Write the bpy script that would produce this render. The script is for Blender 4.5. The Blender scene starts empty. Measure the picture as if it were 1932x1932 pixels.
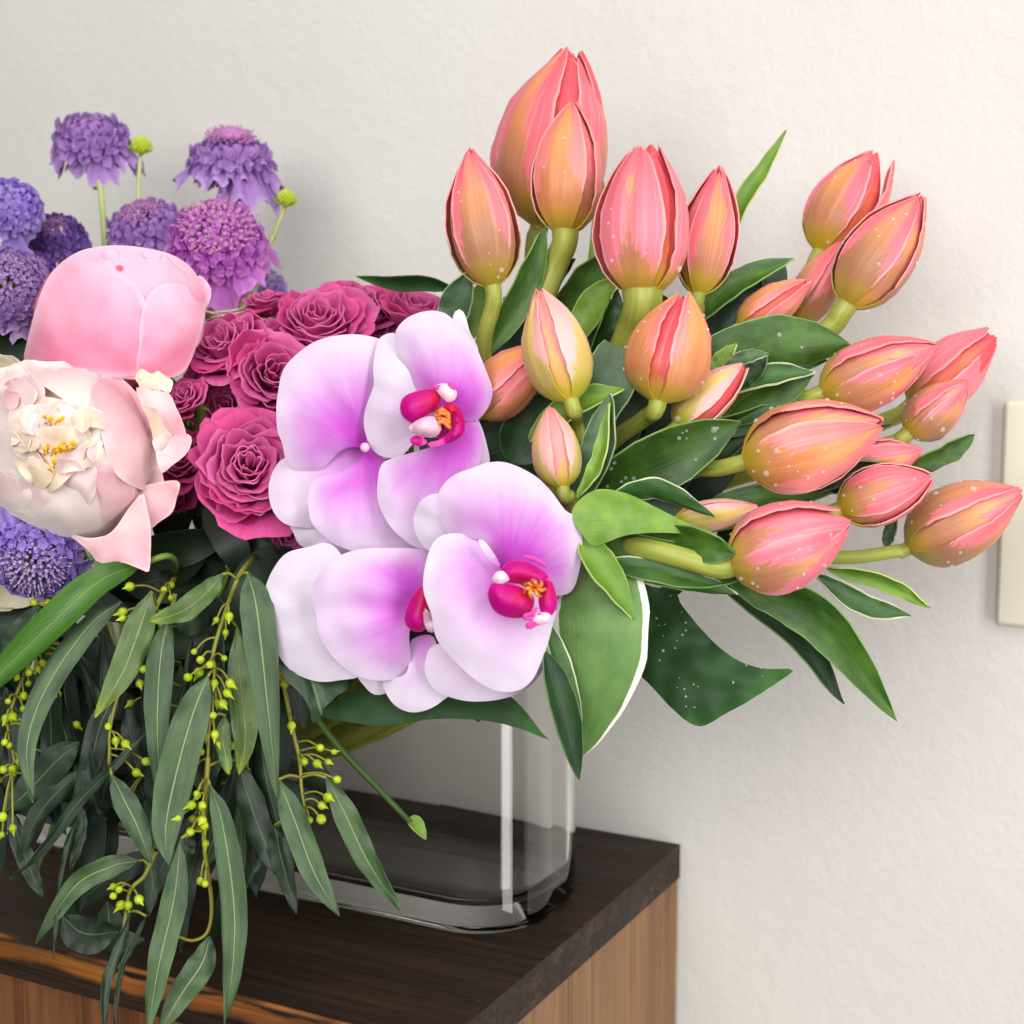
import bpy, math, random
import numpy as np
from mathutils import Vector, Matrix, noise
from mathutils.geometry import delaunay_2d_cdt
random.seed(11)
sc = bpy.context.scene
COL = sc.collection
R_ = math.radians
# ------------------------------------------------------------------ camera
F = 2801.4                      # focal length in units of a 1932-unit wide frame
CX = 966.0
PITCH = R_(7.17)
CAMP = Vector((0, 0, 0.31))     # the table top is z = 0
RIGHT = Vector((1, 0, 0))
FWD = Vector((0, math.cos(PITCH), -math.sin(PITCH)))
UP = Vector((0, math.sin(PITCH), math.cos(PITCH)))
cam_d = bpy.data.cameras.new('camera')
cam = bpy.data.objects.new('camera', cam_d)
COL.objects.link(cam)
cam.location = CAMP
cam.rotation_euler = (math.pi / 2 - PITCH, 0, 0)
cam_d.sensor_width = 36
cam_d.lens = 36 * F / 1932
cam_d.clip_start = 0.02
cam_d.clip_end = 50
cam_d.dof.use_dof = True
cam_d.dof.focus_distance = 0.665
cam_d.dof.aperture_fstop = 11.0
sc.camera = cam
# ------------------------------------------------------------------ light
w = bpy.data.worlds.new('World'); sc.world = w; w.use_nodes = True
bg = w.node_tree.nodes['Background']
bg.inputs[0].default_value = (1.0, 0.88, 0.78, 1); bg.inputs[1].default_value = 0.06


def area(name, loc, target, sx, sy, power, color):
    l = bpy.data.lights.new(name, 'AREA'); l.shape = 'RECTANGLE'; l.size = sx; l.size_y = sy
    l.energy = power; l.color = color
    o = bpy.data.objects.new(name, l); COL.objects.link(o)
    o.location = loc
    o.rotation_euler = (Vector(target) - Vector(loc)).to_track_quat('-Z', 'Y').to_euler()
    return o


area('window_light', (1.30, -0.85, 0.5), (0.0, 0.75, 0.5), 0.55, 3.9, 49, (1.0, 0.992, 0.985))
area('front_fill', (-0.45, -1.0, 0.75), (0.0, 0.75, 0.15), 1.5, 1.0, 30, (1.0, 0.99, 0.975))  # unseen fill lamp added at front left to brighten the flowers
area('overhead_fill', (-0.1, -0.25, 2.1), (0.0, 0.6, 0.0), 2.8, 2.2, 34, (0.98, 0.99, 1.0))  # unseen fill lamp added overhead for soft ambient light
sc.view_settings.view_transform = 'Standard'
sc.view_settings.look = 'None'
sc.view_settings.exposure = 0.0
sc.view_settings.gamma = 1.0
cy = sc.cycles
cy.use_denoising = True
cy.max_bounces = 14; cy.transmission_bounces = 12; cy.glossy_bounces = 6; cy.diffuse_bounces = 4; cy.transparent_max_bounces = 12
cy.caustics_reflective = False
cy.sample_clamp_indirect = 6.0


# ------------------------------------------------------------------ geometry helpers
def P(x, y, d):
    """the point d metres in front of the lens that the photograph shows at (x, y)"""
    x, y, d = float(x), float(y), float(d)
    return CAMP + d * (RIGHT * ((x - CX) / F) - UP * ((y - CX) / F) + FWD)


def on_plane(x, y, n, p0):
    r = RIGHT * ((x - CX) / F) - UP * ((y - CX) / F) + FWD
    return CAMP + r * ((p0 - CAMP).dot(n) / r.dot(n))


def ground(x, y, z=0.0):
    return on_plane(x, y, Vector((0, 0, 1)), Vector((0, 0, z)))


def thing(name, loc, label, cat, group=None):
    o = bpy.data.objects.new(name, None); COL.objects.link(o)
    o.empty_display_size = 0.01
    o.location = loc; o['label'] = label; o['category'] = cat
    if group: o['group'] = group
    return o


def origin_of(parent):
    v = Vector((0, 0, 0)); p = parent
    while p is not None:
        v = v + Vector(p.location); p = p.parent
    return v


def mesh(name, verts, faces, m, parent=None, uv=None, smooth=True, attrs=None, thick=0.0, label=None, kind=None, sub=0):
    """world-space vertices -> one object (a child of parent when given)"""
    off = origin_of(parent)
    me = bpy.data.meshes.new(name)
    me.from_pydata([tuple(Vector(v) - off) for v in verts], [], faces)
    if uv is not None:
        l = me.uv_layers.new(name='UVMap')
        vi = np.empty(len(me.loops), dtype=np.int32); me.loops.foreach_get('vertex_index', vi)
        l.data.foreach_set('uv', np.asarray(uv, dtype=np.float32)[vi].ravel())
    for k, a in (attrs or {}).items():
        at = me.attributes.new(k, 'FLOAT', 'POINT'); at.data.foreach_set('value', np.asarray(a, dtype=np.float32))
    if smooth:
        me.polygons.foreach_set('use_smooth', [True] * len(me.polygons))
    if m is not None: me.materials.append(m)
    me.update()
    o = bpy.data.objects.new(name, me); COL.objects.link(o)
    if parent is not None: o.parent = parent
    if sub:
        s = o.modifiers.new('subdivide', 'SUBSURF'); s.levels = sub; s.render_levels = sub
    if thick:
        s = o.modifiers.new('thickness', 'SOLIDIFY'); s.thickness = thick; s.offset = 0
        s = o.modifiers.new('crisp_rim', 'EDGE_SPLIT'); s.split_angle = R_(62)
    if label: o['label'] = label
    if kind: o['kind'] = kind
    return o


def tag(o, label, cat, group=None, kind=None):
    o['label'] = label; o['category'] = cat
    if group: o['group'] = group
    if kind: o['kind'] = kind
    return o


def grid_data(fn, nu, nv):
    vs, uv, fs = [], [], []
    for j in range(nv + 1):
        for i in range(nu + 1):
            u, v = i / nu, j / nv
            vs.append(fn(u, v)); uv.append((u, v))
    for j in range(nv):
        for i in range(nu):
            a = j * (nu + 1) + i
            fs.append((a, a + 1, a + nu + 2, a + nu + 1))
    return vs, uv, fs


def crom(pts, n):
    """n+1 samples on a Catmull-Rom curve through pts (Vectors)"""
    pts = [Vector(p) for p in pts]
    if len(pts) == 2:
        return [pts[0].lerp(pts[1], i / n) for i in range(n + 1)]
    q = [pts[0] * 2 - pts[1]] + pts + [pts[-1] * 2 - pts[-2]]
    out = []
    m = len(pts) - 1
    for i in range(n + 1):
        t = i / n * m; k = min(int(t), m - 1); t -= k
        a, b, c, d = q[k:k + 4]
        out.append(0.5 * ((2 * b) + (c - a) * t + (2 * a - 5 * b + 4 * c - d) * t * t + (3 * b - 3 * c + d - a) * t ** 3))
    return out


def interp(x, xs, ys):
    return float(np.interp(x, xs, ys))


def tube_data(pts, radii, n=8, cap=True):
    vs, fs, uv = [], [], []
    m = len(pts)
    prev = None
    for i, p in enumerate(pts):
        t = (pts[min(i + 1, m - 1)] - pts[max(i - 1, 0)]).normalized()
        if prev is None:
            a = t.orthogonal().normalized()
        else:
            a = (prev - t * prev.dot(t)).normalized()
        prev = a
        b = t.cross(a)
        r = radii[i] if hasattr(radii, '__len__') else radii
        for k in range(n):
            th = 2 * math.pi * k / n
            vs.append(p + (a * math.cos(th) + b * math.sin(th)) * r); uv.append((k / n, i / (m - 1)))
    for i in range(m - 1):
        for k in range(n):
            fs.append((i * n + k, i * n + (k + 1) % n, (i + 1) * n + (k + 1) % n, (i + 1) * n + k))
    if cap:
        fs.append(tuple(range(n - 1, -1, -1))); fs.append(tuple(range((m - 1) * n, m * n)))
    return vs, fs, uv


class Join:
    """collects shapes that stay one mesh"""
    def __init__(self): self.v, self.f, self.uv = [], [], []
    def add(self, vs, fs, uv=None):
        o = len(self.v); self.v += list(vs); self.f += [tuple(i + o for i in f) for f in fs]
        self.uv += list(uv) if uv is not None else [(0.5, 0.5)] * len(vs)
    def build(self, name, m, parent, **k): return mesh(name, self.v, self.f, m, parent, uv=self.uv, **k)


def ball_data(c, r, axis=None, stretch=1.0, nseg=7, nring=5):
    ax = (axis or Vector((0, 0, 1))).normalized(); a = ax.orthogonal().normalized(); b = ax.cross(a)
    vs = [c - ax * r * stretch]
    for j in range(1, nring):
        ph = -math.pi / 2 + math.pi * j / nring
        for k in range(nseg):
            th = 2 * math.pi * k / nseg
            vs.append(c + ax * math.sin(ph) * r * stretch + (a * math.cos(th) + b * math.sin(th)) * r * math.cos(ph))
    vs.append(c + ax * r * stretch)
    fs = []
    for k in range(nseg): fs.append((0, 1 + (k + 1) % nseg, 1 + k))
    for j in range(nring - 2):
        for k in range(nseg):
            o = 1 + j * nseg
            fs.append((o + k, o + (k + 1) % nseg, o + nseg + (k + 1) % nseg, o + nseg + k))
    o = 1 + (nring - 2) * nseg; t = len(vs) - 1
    for k in range(nseg): fs.append((o + k, o + (k + 1) % nseg, t))
    return vs, fs


# ------------------------------------------------------------------ material helpers
def c(r, g, b):
    f = lambda x: (x / 255 / 12.92) if x / 255 <= 0.04045 else ((x / 255 + 0.055) / 1.055) ** 2.4
    return (f(r), f(g), f(b), 1.0)


class Mat:
    def __init__(self, name, rough=0.5, spec=0.4):
        self.m = bpy.data.materials.new(name); self.m.use_nodes = True
        self.nt = self.m.node_tree; self.n = self.nt.nodes; self.L = self.nt.links
        self.b = self.n['Principled BSDF']; self.out = self.n['Material Output']
        self.b.inputs['Roughness'].default_value = rough
        self.b.inputs['Specular IOR Level'].default_value = spec
    def put(self, sock, v):
        if hasattr(v, 'is_linked'): self.L.new(v, sock)
        else: sock.default_value = v
    def math(self, op, a, b=0.0, cc=None, clamp=False):
        k = self.n.new('ShaderNodeMath'); k.operation = op; k.use_clamp = clamp
        self.put(k.inputs[0], a); self.put(k.inputs[1], b)
        if cc is not None: self.put(k.inputs[2], cc)
        return k.outputs[0]
    def add(self, a, b): return self.math('ADD', a, b)
    def sub(self, a, b): return self.math('SUBTRACT', a, b)
    def mul(self, a, b): return self.math('MULTIPLY', a, b)
    def step(self, x, lo, hi, a=0.0, b=1.0):
        k = self.n.new('ShaderNodeMapRange'); k.interpolation_type = 'SMOOTHSTEP'
        self.put(k.inputs['Value'], x); self.put(k.inputs['From Min'], lo); self.put(k.inputs['From Max'], hi)
        self.put(k.inputs['To Min'], a); self.put(k.inputs['To Max'], b)
        return k.outputs[0]
    def mix(self, f, a, b, blend='MIX'):
        k = self.n.new('ShaderNodeMix'); k.data_type = 'RGBA'; k.blend_type = blend
        self.put(k.inputs[0], f); self.put(k.inputs[6], a); self.put(k.inputs[7], b)
        return k.outputs[2]
    def uv(self):
        k = self.n.new('ShaderNodeUVMap'); s = self.n.new('ShaderNodeSeparateXYZ'); self.L.new(k.outputs[0], s.inputs[0])
        return k.outputs[0], s.outputs[0], s.outputs[1]
    def comb(self, x, y, z=0.0):
        k = self.n.new('ShaderNodeCombineXYZ')
        for i, v in enumerate((x, y, z)): self.put(k.inputs[i], v)
        return k.outputs[0]
    def coord(self, what='Object'):
        return self.n.new('ShaderNodeTexCoord').outputs[what]
    def sep(self, v):
        s = self.n.new('ShaderNodeSeparateXYZ'); self.L.new(v, s.inputs[0]); return s.outputs
    def noise(self, vec, scale=1.0, detail=3.0, rough=0.55, dist=0.0):
        k = self.n.new('ShaderNodeTexNoise')
        if vec is not None: self.L.new(vec, k.inputs['Vector'])
        k.inputs['Scale'].default_value = scale; k.inputs['Detail'].default_value = detail
        k.inputs['Roughness'].default_value = rough; k.inputs['Distortion'].default_value = dist
        return k.outputs['Fac']
    def scalev(self, v, s):
        k = self.n.new('ShaderNodeMapping'); self.L.new(v, k.inputs[0]); k.inputs['Scale'].default_value = s
        return k.outputs[0]
    def rand(self): return self.n.new('ShaderNodeObjectInfo').outputs['Random']
    def attr(self, name):
        k = self.n.new('ShaderNodeAttribute'); k.attribute_name = name; return k.outputs['Fac']
    def color(self, v): self.put(self.b.inputs['Base Color'], v)
    def bump(self, h, strength=0.3, dist=0.001):
        k = self.n.new('ShaderNodeBump'); k.inputs['Strength'].default_value = strength; k.inputs['Distance'].default_value = dist
        self.L.new(h, k.inputs['Height']); self.L.new(k.outputs[0], self.b.inputs['Normal'])
    def translucent(self, col, fac=0.25):
        t = self.n.new('ShaderNodeBsdfTranslucent'); self.put(t.inputs[0], col)
        x = self.n.new('ShaderNodeMixShader'); x.inputs[0].default_value = fac
        self.L.new(self.b.outputs[0], x.inputs[1]); self.L.new(t.outputs[0], x.inputs[2]); self.L.new(x.outputs[0], self.out.inputs[0])


# ------------------------------------------------------------------ materials
def m_wall():
    a = Mat('plaster', 0.75, 0.25); co = a.coord()
    n1 = a.noise(co, 9, 4, 0.6); n2 = a.noise(co, 230, 3, 0.6); n3 = a.noise(co, 75, 4, 0.65, 0.4)
    a.color(a.mix(n1, c(212, 208, 203), c(218, 215, 210)))
    a.bump(a.add(a.mul(n3, 1.0), a.mul(n2, 0.3)), 0.36, 0.0016)
    return a.m


def m_wood_top():
    a = Mat('dark_stained_wood', 0.6, 0.2); co = a.coord()
    g = a.noise(a.scalev(co, (7, 240, 240)), 1, 6, 0.7, 0.4)
    g2 = a.noise(a.scalev(co, (2.5, 26, 26)), 1, 4, 0.6, 0.6)
    g3 = a.noise(a.scalev(co, (14, 600, 600)), 1, 2, 0.5)
    col = a.mix(a.step(g, 0.36, 0.66), c(32, 23, 17), c(56, 41, 31))
    col = a.mix(a.mul(a.step(g2, 0.48, 0.8), 0.35), col, c(80, 58, 42))
    col = a.mix(a.mul(a.step(g3, 0.58, 0.7), 0.5), col, c(20, 15, 12))
    # raw orange wood along the worn lower arris of the front edge
    s = a.sep(co)
    wob = a.noise(a.scalev(co, (7, 0.01, 0.01)), 1, 3, 0.6)
    wob2 = a.noise(a.scalev(co, (30, 0.01, 60)), 1, 3, 0.6)
    zz = a.add(s[2], a.mul(a.sub(wob, 0.5), 0.018))
    zz = a.add(zz, a.mul(a.sub(wob2, 0.5), 0.006))
    band = a.mul(a.step(zz, -0.0125, -0.0085), a.step(zz, -0.0018, -0.0035))
    front = a.step(s[1], -0.2865, -0.2885)
    raw = a.mix(g, c(200, 126, 56), c(120, 68, 30))
    col = a.mix(a.mul(a.mul(band, front), a.step(g, 0.25, 0.6, 0.9, 0.55)), col, raw)
    thin = a.mul(a.step(s[2], -0.0018, -0.0006), a.mul(a.step(s[1], -0.284, -0.2862), a.step(wob, 0.42, 0.55)))
    col = a.mix(a.mul(thin, 0.7), col, c(178, 112, 52))
    # dusty scuffs on the end grain
    end = a.step(s[0], -0.0012, -0.0003)
    sc_ = a.noise(a.scalev(co, (40, 40, 90)), 1, 5, 0.7)
    col = a.mix(a.mul(a.mul(end, 0.55), a.step(sc_, 0.48, 0.8)), col, c(104, 90, 82))
    a.color(col); nick = a.noise(a.scalev(co, (60, 260, 260)), 1, 3, 0.7)
    a.bump(a.add(g, a.add(a.mul(g3, 0.6), a.mul(a.step(nick, 0.68, 0.76), -1.6))), 0.45, 0.0009)
    a.put(a.b.inputs['Roughness'], a.step(g2, 0.3, 0.8, 0.52, 0.7))
    return a.m


def m_wood_panel(name, c1, c2, c3):
    a = Mat(name, 0.55, 0.3); co = a.coord()
    g = a.noise(a.scalev(co, (90, 90, 3)), 1, 6, 0.65, 0.5)
    g2 = a.noise(a.scalev(co, (22, 22, 1.4)), 1, 4, 0.55, 0.8)
    g3 = a.noise(a.scalev(co, (420, 420, 9)), 1, 2, 0.5)
    col = a.mix(a.step(g, 0.32, 0.68), c1, c2)
    col = a.mix(a.mul(a.step(g2, 0.48, 0.66), 0.7), col, c3)
    col = a.mix(a.mul(a.step(g3, 0.56, 0.7), 0.45), col, c(52, 28, 16))
    g4 = a.noise(a.scalev(co, (16, 16, 7)), 1, 5, 0.7)
    col = a.mix(a.mul(a.step(g4, 0.5, 0.72), 0.55), col, c(70, 46, 30))
    a.color(col); a.bump(a.add(g, g3), 0.4, 0.0008)
    return a.m


def m_tulip(name, pink, orange, tan, base, jag=0.0, warm=0.5, rim=c(228, 70, 84)):
    """pink petal with a feathered tan and orange flame up the midrib"""
    a = Mat(name, 0.36, 0.35)
    uvv, u, v = a.uv()
    rnd = a.rand(); off = a.mul(rnd, 37.0)
    au = a.math('ABSOLUTE', a.sub(a.mul(u, 2.0), 1.0))
    teeth = a.noise(a.comb(a.add(a.sub(a.mul(v, 24.0), a.mul(au, 15.0)), off), a.add(a.mul(u, 2.5), off), off), 1, 3, 0.65)
    big = a.noise(a.comb(a.add(a.mul(u, 2.0), off), a.mul(v, 2.2), a.mul(off, 1.7)), 1, 1, 0.5)
    streak = a.noise(a.comb(a.add(a.mul(u, 20.0), off), a.mul(v, 0.8), off), 1, 4, 0.6)
    rmp = a.n.new('ShaderNodeFloatCurve'); cv = rmp.mapping.curves[0]
    pts = [(0, 1.0), (0.16, 0.92), (0.34, 0.6), (0.5, 0.36), (0.7, 0.32), (1.0, 0.14)]
    cv.points[0].location = pts[0]; cv.points[1].location = pts[-1]
    for p in pts[1:-1]: cv.points.new(*p)
    rmp.mapping.update()
    a.put(rmp.inputs['Value'], v)
    fw = a.add(rmp.outputs[0], jag)
    fw = a.add(fw, a.mul(a.sub(teeth, 0.5), a.step(v, 0.05, 0.4, 0.3, 1.2)))
    fw = a.add(fw, a.mul(a.sub(big, 0.5), 0.9)); fw = a.add(fw, a.mul(a.sub(rnd, 0.5), 0.45))
    d = a.sub(fw, au)
    sharp = a.step(d, -0.015, 0.05)
    soft = a.step(d, -0.12, 0.14)
    flame = a.mix(a.step(v, 0.6, 0.4), soft, sharp)
    pk = a.mix(a.mul(a.step(streak, 0.45, 0.75), 0.4), pink, c(252, 200, 198))
    pk = a.mix(a.mul(a.step(a.add(v, a.mul(au, 0.25)), 0.5, 1.2), 0.5), pk, rim)
    pk = a.mix(a.mul(a.step(au, 0.88, 1.0), 0.5), pk, c(255, 206, 200))
    fl = a.mix(a.step(a.add(v, a.mul(a.sub(streak, 0.5), 0.3)), 0.3, 0.72), tan, orange)
    fl = a.mix(a.mul(a.step(streak, 0.5, 0.72), 0.4), fl, c(232, 176, 110))
    fl = a.mix(a.mul(a.step(streak, 0.42, 0.25), 0.35), fl, tan)
    col = a.mix(a.mul(flame, a.step(v, 0.5, 1.0, 0.95, warm)), pk, fl)
    col = a.mix(a.step(a.add(v, a.mul(a.sub(streak, 0.5), 0.2)), 0.24, 0.04), col, base)
    a.color(col)
    veins = a.noise(a.comb(a.add(a.mul(u, 60.0), off), a.mul(v, 1.2), off), 1, 2, 0.5)
    a.bump(veins, 0.3, 0.0006)
    a.b.inputs['Sheen Weight'].default_value = 0.06
    a.translucent(col, 0.16)
    return a.m


def m_drop():
    a = Mat('water_drop', 0.06, 0.8)
    a.b.inputs['Base Color'].default_value = (1, 1, 1, 1); a.b.inputs['Alpha'].default_value = 0.2
    return a.m


def m_leaf(name, c1, c2, veins=28.0, mid=None, rim=None, rimw=0.94, rough=0.42, fleck=0.0, tip=None, tr=0.12):
    a = Mat(name, rough, 0.45)
    uvv, u, v = a.uv(); rnd = a.rand(); off = a.mul(rnd, 31.0)
    au = a.math('ABSOLUTE', a.sub(a.mul(u, 2.0), 1.0))
    st = a.noise(a.comb(a.add(a.mul(u, veins), off), a.mul(v, 1.5), off), 1, 3, 0.6)
    big = a.noise(a.comb(a.add(a.mul(u, 1.6), off), a.mul(v, 3.5), off), 1, 4, 0.6)
    col = a.mix(a.step(big, 0.3, 0.7), c1, c2)
    col = a.mix(a.mul(st, 0.35), col, c2)
    col = a.mix(a.mul(a.sub(rnd, 0.35), 0.8), col, c1)
    if tip is not None:
        col = a.mix(a.mul(a.step(a.add(v, a.mul(big, 0.3)), 0.9, 1.15), 0.85), col, tip)
    if mid is not None:
        col = a.mix(a.mul(a.step(au, 0.06, 0.015), a.step(v, 1.0, 0.7, 0.15, 0.6)), col, mid)
    if fleck:
        fl = a.noise(a.comb(a.add(a.mul(u, 9.0), off), a.mul(v, 26.0), off), 1, 4, 0.7)
        col = a.mix(a.mul(a.step(fl, 0.64, 0.72), fleck), col, c(38, 44, 26))
    if rim is not None:
        wob = a.noise(a.comb(a.add(a.mul(v, 7.0), off), a.mul(u, 2.0), off), 1, 3, 0.6)
        col = a.mix(a.step(a.add(au, a.mul(a.sub(wob, 0.5), 0.1)), rimw - 0.015, rimw + 0.015), col, rim)  # on tulip leaves, edge light put into the colour; hosta margin is real
    a.color(col)
    lat = a.math('SINE', a.add(a.mul(v, 130.0), a.mul(au, -26.0)))
    h = a.add(a.mul(st, 1.0), a.mul(lat, 0.05 if mid is not None else 0.0))
    if mid is not None: h = a.sub(h, a.mul(a.step(au, 0.1, 0.0), 0.8))
    a.bump(h, 0.3, 0.0007)
    a.translucent(col, tr)
    return a.m


def m_orchid(name, edge, heart, lo=0.25, hi=0.85, amt=1.0):
    a = Mat(name, 0.45, 0.3)
    g = a.attr('reach'); ang = a.attr('angle'); ed = a.attr('rim')
    vein = a.noise(a.comb(a.mul(ang, 16.0), a.mul(g, 1.4), a.mul(a.rand(), 9.0)), 1, 4, 0.65)
    soft = a.noise(a.comb(a.mul(ang, 2.2), a.mul(g, 2.0), a.mul(a.rand(), 19.0)), 1, 2, 0.5)
    t = a.add(g, a.mul(a.sub(vein, 0.5), 0.24)); t = a.add(t, a.mul(a.sub(soft, 0.5), 0.25))
    t = a.add(t, a.mul(a.step(ed, 0.45, 0.0), 0.22))
    f = a.math('POWER', a.step(t, hi, lo), 1.15)
    col = a.mix(a.mul(f, amt), edge, heart)
    col = a.mix(a.mul(a.step(g, 0.22, 0.05), amt * 0.8), col, c(206, 60, 196))
    fine = a.noise(a.coord(), 900, 2, 0.6)
    col = a.mix(a.mul(a.step(vein, 0.56, 0.7), a.step(g, 0.9, 0.3, 0.0, 0.3)), col, c(212, 120, 212))
    a.color(col); a.bump(a.add(vein, a.mul(fine, 0.25)), 0.22, 0.0006)
    a.translucent(col, 0.38)
    return a.m


def m_lip():
    a = Mat('orchid_lip', 0.48, 0.3)
    ed = a.attr('rim'); g = a.attr('reach')
    n = a.noise(a.coord(), 420, 3, 0.6)
    col = a.mix(a.step(a.add(g, a.mul(a.sub(n, 0.5), 0.5)), 0.1, 0.75), c(196, 16, 62), c(196, 0, 132))
    col = a.mix(a.step(ed, 0.1, 0.0), col, c(228, 70, 170))
    st = a.noise(a.comb(a.mul(a.attr('angle'), 14.0), a.mul(g, 1.2), 0.0), 1, 3, 0.6)
    col = a.mix(a.mul(a.step(st, 0.55, 0.68), 0.5), col, c(150, 0, 60))
    a.color(col); a.bump(st, 0.2, 0.0005); a.translucent(col, 0.15)
    return a.m


def m_patch(name, c0, c1, edge=None, lo=0.15, hi=0.9, tr=0.38, veins=0.12):
    """petal cut to an outline: c0 near its base, c1 towards its far end"""
    a = Mat(name, 0.55, 0.25)
    g = a.attr('reach'); ang = a.attr('angle'); ed = a.attr('rim'); off = a.mul(a.rand(), 23.0)
    vein = a.noise(a.comb(a.add(a.mul(ang, 12.0), off), a.mul(g, 1.5), off), 1, 4, 0.65)
    big = a.noise(a.comb(a.add(a.mul(ang, 1.5), off), a.mul(g, 2.5), off), 1, 2, 0.5)
    t = a.add(g, a.mul(a.sub(big, 0.5), 0.7))
    col = a.mix(a.step(t, lo, hi), c0, c1)
    if edge is not None: col = a.mix(a.mul(a.step(ed, 0.16, 0.0), 0.7), col, edge)
    col = a.mix(a.mul(a.step(vein, 0.5, 0.8), veins), col, edge or c1)
    a.color(col); a.bump(vein, 0.25, 0.0009)
    a.translucent(col, tr)
    return a.m


def m_petal_uv(name, c0, c1, edge, tr=0.2, rough=0.55, nv=18.0, dark=None):
    """petal with UVs: c0 at the base, c1 above, edge on the rim"""
    a = Mat(name, rough, 0.25)
    uvv, u, v = a.uv(); off = a.mul(a.rand(), 23.0)
    st = a.noise(a.comb(a.add(a.mul(u, nv), off), a.mul(v, 2.5), off), 1, 4, 0.65)
    big = a.noise(a.comb(a.add(a.mul(u, 2.0), off), a.mul(v, 2.0), off), 1, 3, 0.6)
    col = a.mix(a.step(a.add(v, a.mul(a.sub(big, 0.5), 0.8)), 0.2, 0.85), c0, c1)
    col = a.mix(a.mul(a.step(a.add(v, a.mul(a.sub(st, 0.5), 0.1)), 0.86, 1.0), 0.7), col, edge)
    col = a.mix(a.mul(a.sub(a.rand(), 0.3), 0.35), col, c0)
    if dark is not None: col = a.mix(a.mul(a.step(st, 0.5, 0.75), 0.5), col, dark)
    a.color(col); a.bump(st, 0.35, 0.0008)
    a.translucent(col, tr)
    return a.m


def m_plain(name, c1, c2, rough=0.45, scale=300, tr=0.0, spec=0.4, bump=0.0):
    a = Mat(name, rough, spec); n = a.noise(a.coord(), scale, 3, 0.6)
    col = a.mix(a.step(a.add(n, a.mul(a.sub(a.rand(), 0.5), 0.3)), 0.3, 0.7), c1, c2); a.color(col)
    if bump: a.bump(n, bump, 0.0008)
    if tr: a.translucent(col, tr)
    return a.m


def m_stem(name, c1, c2):
    a = Mat(name, 0.4, 0.4); uvv, u, v = a.uv()
    n = a.noise(a.comb(a.mul(u, 10.0), a.mul(v, 3.0), a.mul(a.rand(), 9.0)), 1, 3, 0.6)
    col = a.mix(a.step(n, 0.3, 0.7), c1, c2); a.color(col); a.bump(n, 0.15, 0.0006); a.translucent(col, 0.1)
    return a.m


def m_glass(name, tint, ior):
    a = Mat(name, 0.0, 0.5)
    a.b.inputs['Base Color'].default_value = tint; a.b.inputs['Transmission Weight'].default_value = 1.0
    a.b.inputs['IOR'].default_value = ior
    return a.m


M = {}
M['wall'] = m_wall()
M['top'] = m_wood_top()
M['front'] = m_wood_panel('front_panel_wood', c(78, 46, 28), c(116, 74, 46), c(134, 88, 56))
M['side'] = m_wood_panel('side_panel_wood', c(128, 94, 64), c(144, 106, 72), c(108, 78, 52))
M['plate'] = m_plain('ivory_plastic', c(232, 226, 206), c(236, 231, 213), 0.35, 40)
M['glass'] = m_glass('vase_glass', (0.978, 0.968, 0.955, 1), 1.48)
M['water'] = m_glass('water', (0.93, 0.93, 0.9, 1), 1.333)
M['drop'] = m_drop()
PK, OR, TN, YB = c(242, 120, 134), c(240, 158, 84), c(196, 132, 96), c(204, 180, 48)
M['tulip'] = m_tulip('tulip_petal', PK, OR, TN, YB)
M['tulip_tan'] = m_tulip('tulip_petal_tan', c(242, 126, 138), c(226, 150, 98), c(176, 126, 90), c(190, 168, 62), 0.26, 0.45)
M['tulip_pink'] = m_tulip('tulip_petal_pink', c(246, 130, 146), c(248, 180, 106), c(192, 130, 94), c(210, 172, 60), -0.26, 0.5)
M['tulip_orange'] = m_tulip('tulip_petal_orange', c(248, 146, 140), c(240, 160, 92), c(212, 138, 90), c(212, 176, 56), 0.06, 0.8)
M['tulip_yellow'] = m_tulip('tulip_petal_yellow', c(250, 192, 186), c(242, 206, 112), c(206, 186, 96), c(190, 182, 50), 0.1, 0.85, c(248, 150, 140))
M['tulip_in'] = m_tulip('tulip_inner_petal', c(238, 88, 98), c(240, 120, 84), c(214, 104, 74), YB, -0.35, 0.4, c(224, 50, 66))
M['tulip_in_y'] = m_tulip('tulip_inner_petal_yellow', c(246, 150, 146), c(246, 184, 120), c(222, 170, 100), YB, -0.3, 0.4, c(244, 120, 116))
M['tstem'] = m_stem('tulip_stem', c(146, 156, 62), c(176, 182, 84))
M['dstem'] = m_stem('green_stem', c(92, 118, 44), c(124, 146, 62))
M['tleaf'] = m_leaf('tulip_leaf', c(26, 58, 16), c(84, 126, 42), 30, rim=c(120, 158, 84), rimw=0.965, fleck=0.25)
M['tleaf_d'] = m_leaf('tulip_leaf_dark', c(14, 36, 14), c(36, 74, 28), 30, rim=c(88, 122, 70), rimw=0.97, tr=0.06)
M['tleaf_l'] = m_leaf('tulip_leaf_light', c(88, 130, 40), c(132, 166, 58), 30, rim=c(176, 196, 110), rimw=0.97)
M['tleaf_g'] = m_leaf('tulip_leaf_grey', c(52, 82, 54), c(92, 122, 84), 30, rim=c(150, 172, 128), rimw=0.965)
M['tleaf_w'] = m_leaf('tulip_leaf_white_edged', c(38, 76, 36), c(76, 116, 52), 30, rim=c(206, 214, 172), rimw=0.9)
M['hosta'] = m_leaf('hosta_leaf', c(78, 116, 54), c(122, 158, 88), 26, rim=c(236, 236, 218), rimw=0.87, fleck=0.55, rough=0.5)
M['glossy'] = m_leaf('glossy_leaf', c(20, 56, 12), c(28, 74, 16), 5, rough=0.6, tip=c(48, 104, 24), tr=0.08)
M['glossy_m'] = m_leaf('glossy_leaf_veined', c(16, 40, 18), c(30, 64, 28), 5, mid=c(96, 130, 64), rough=0.42, tr=0.05)
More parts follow.
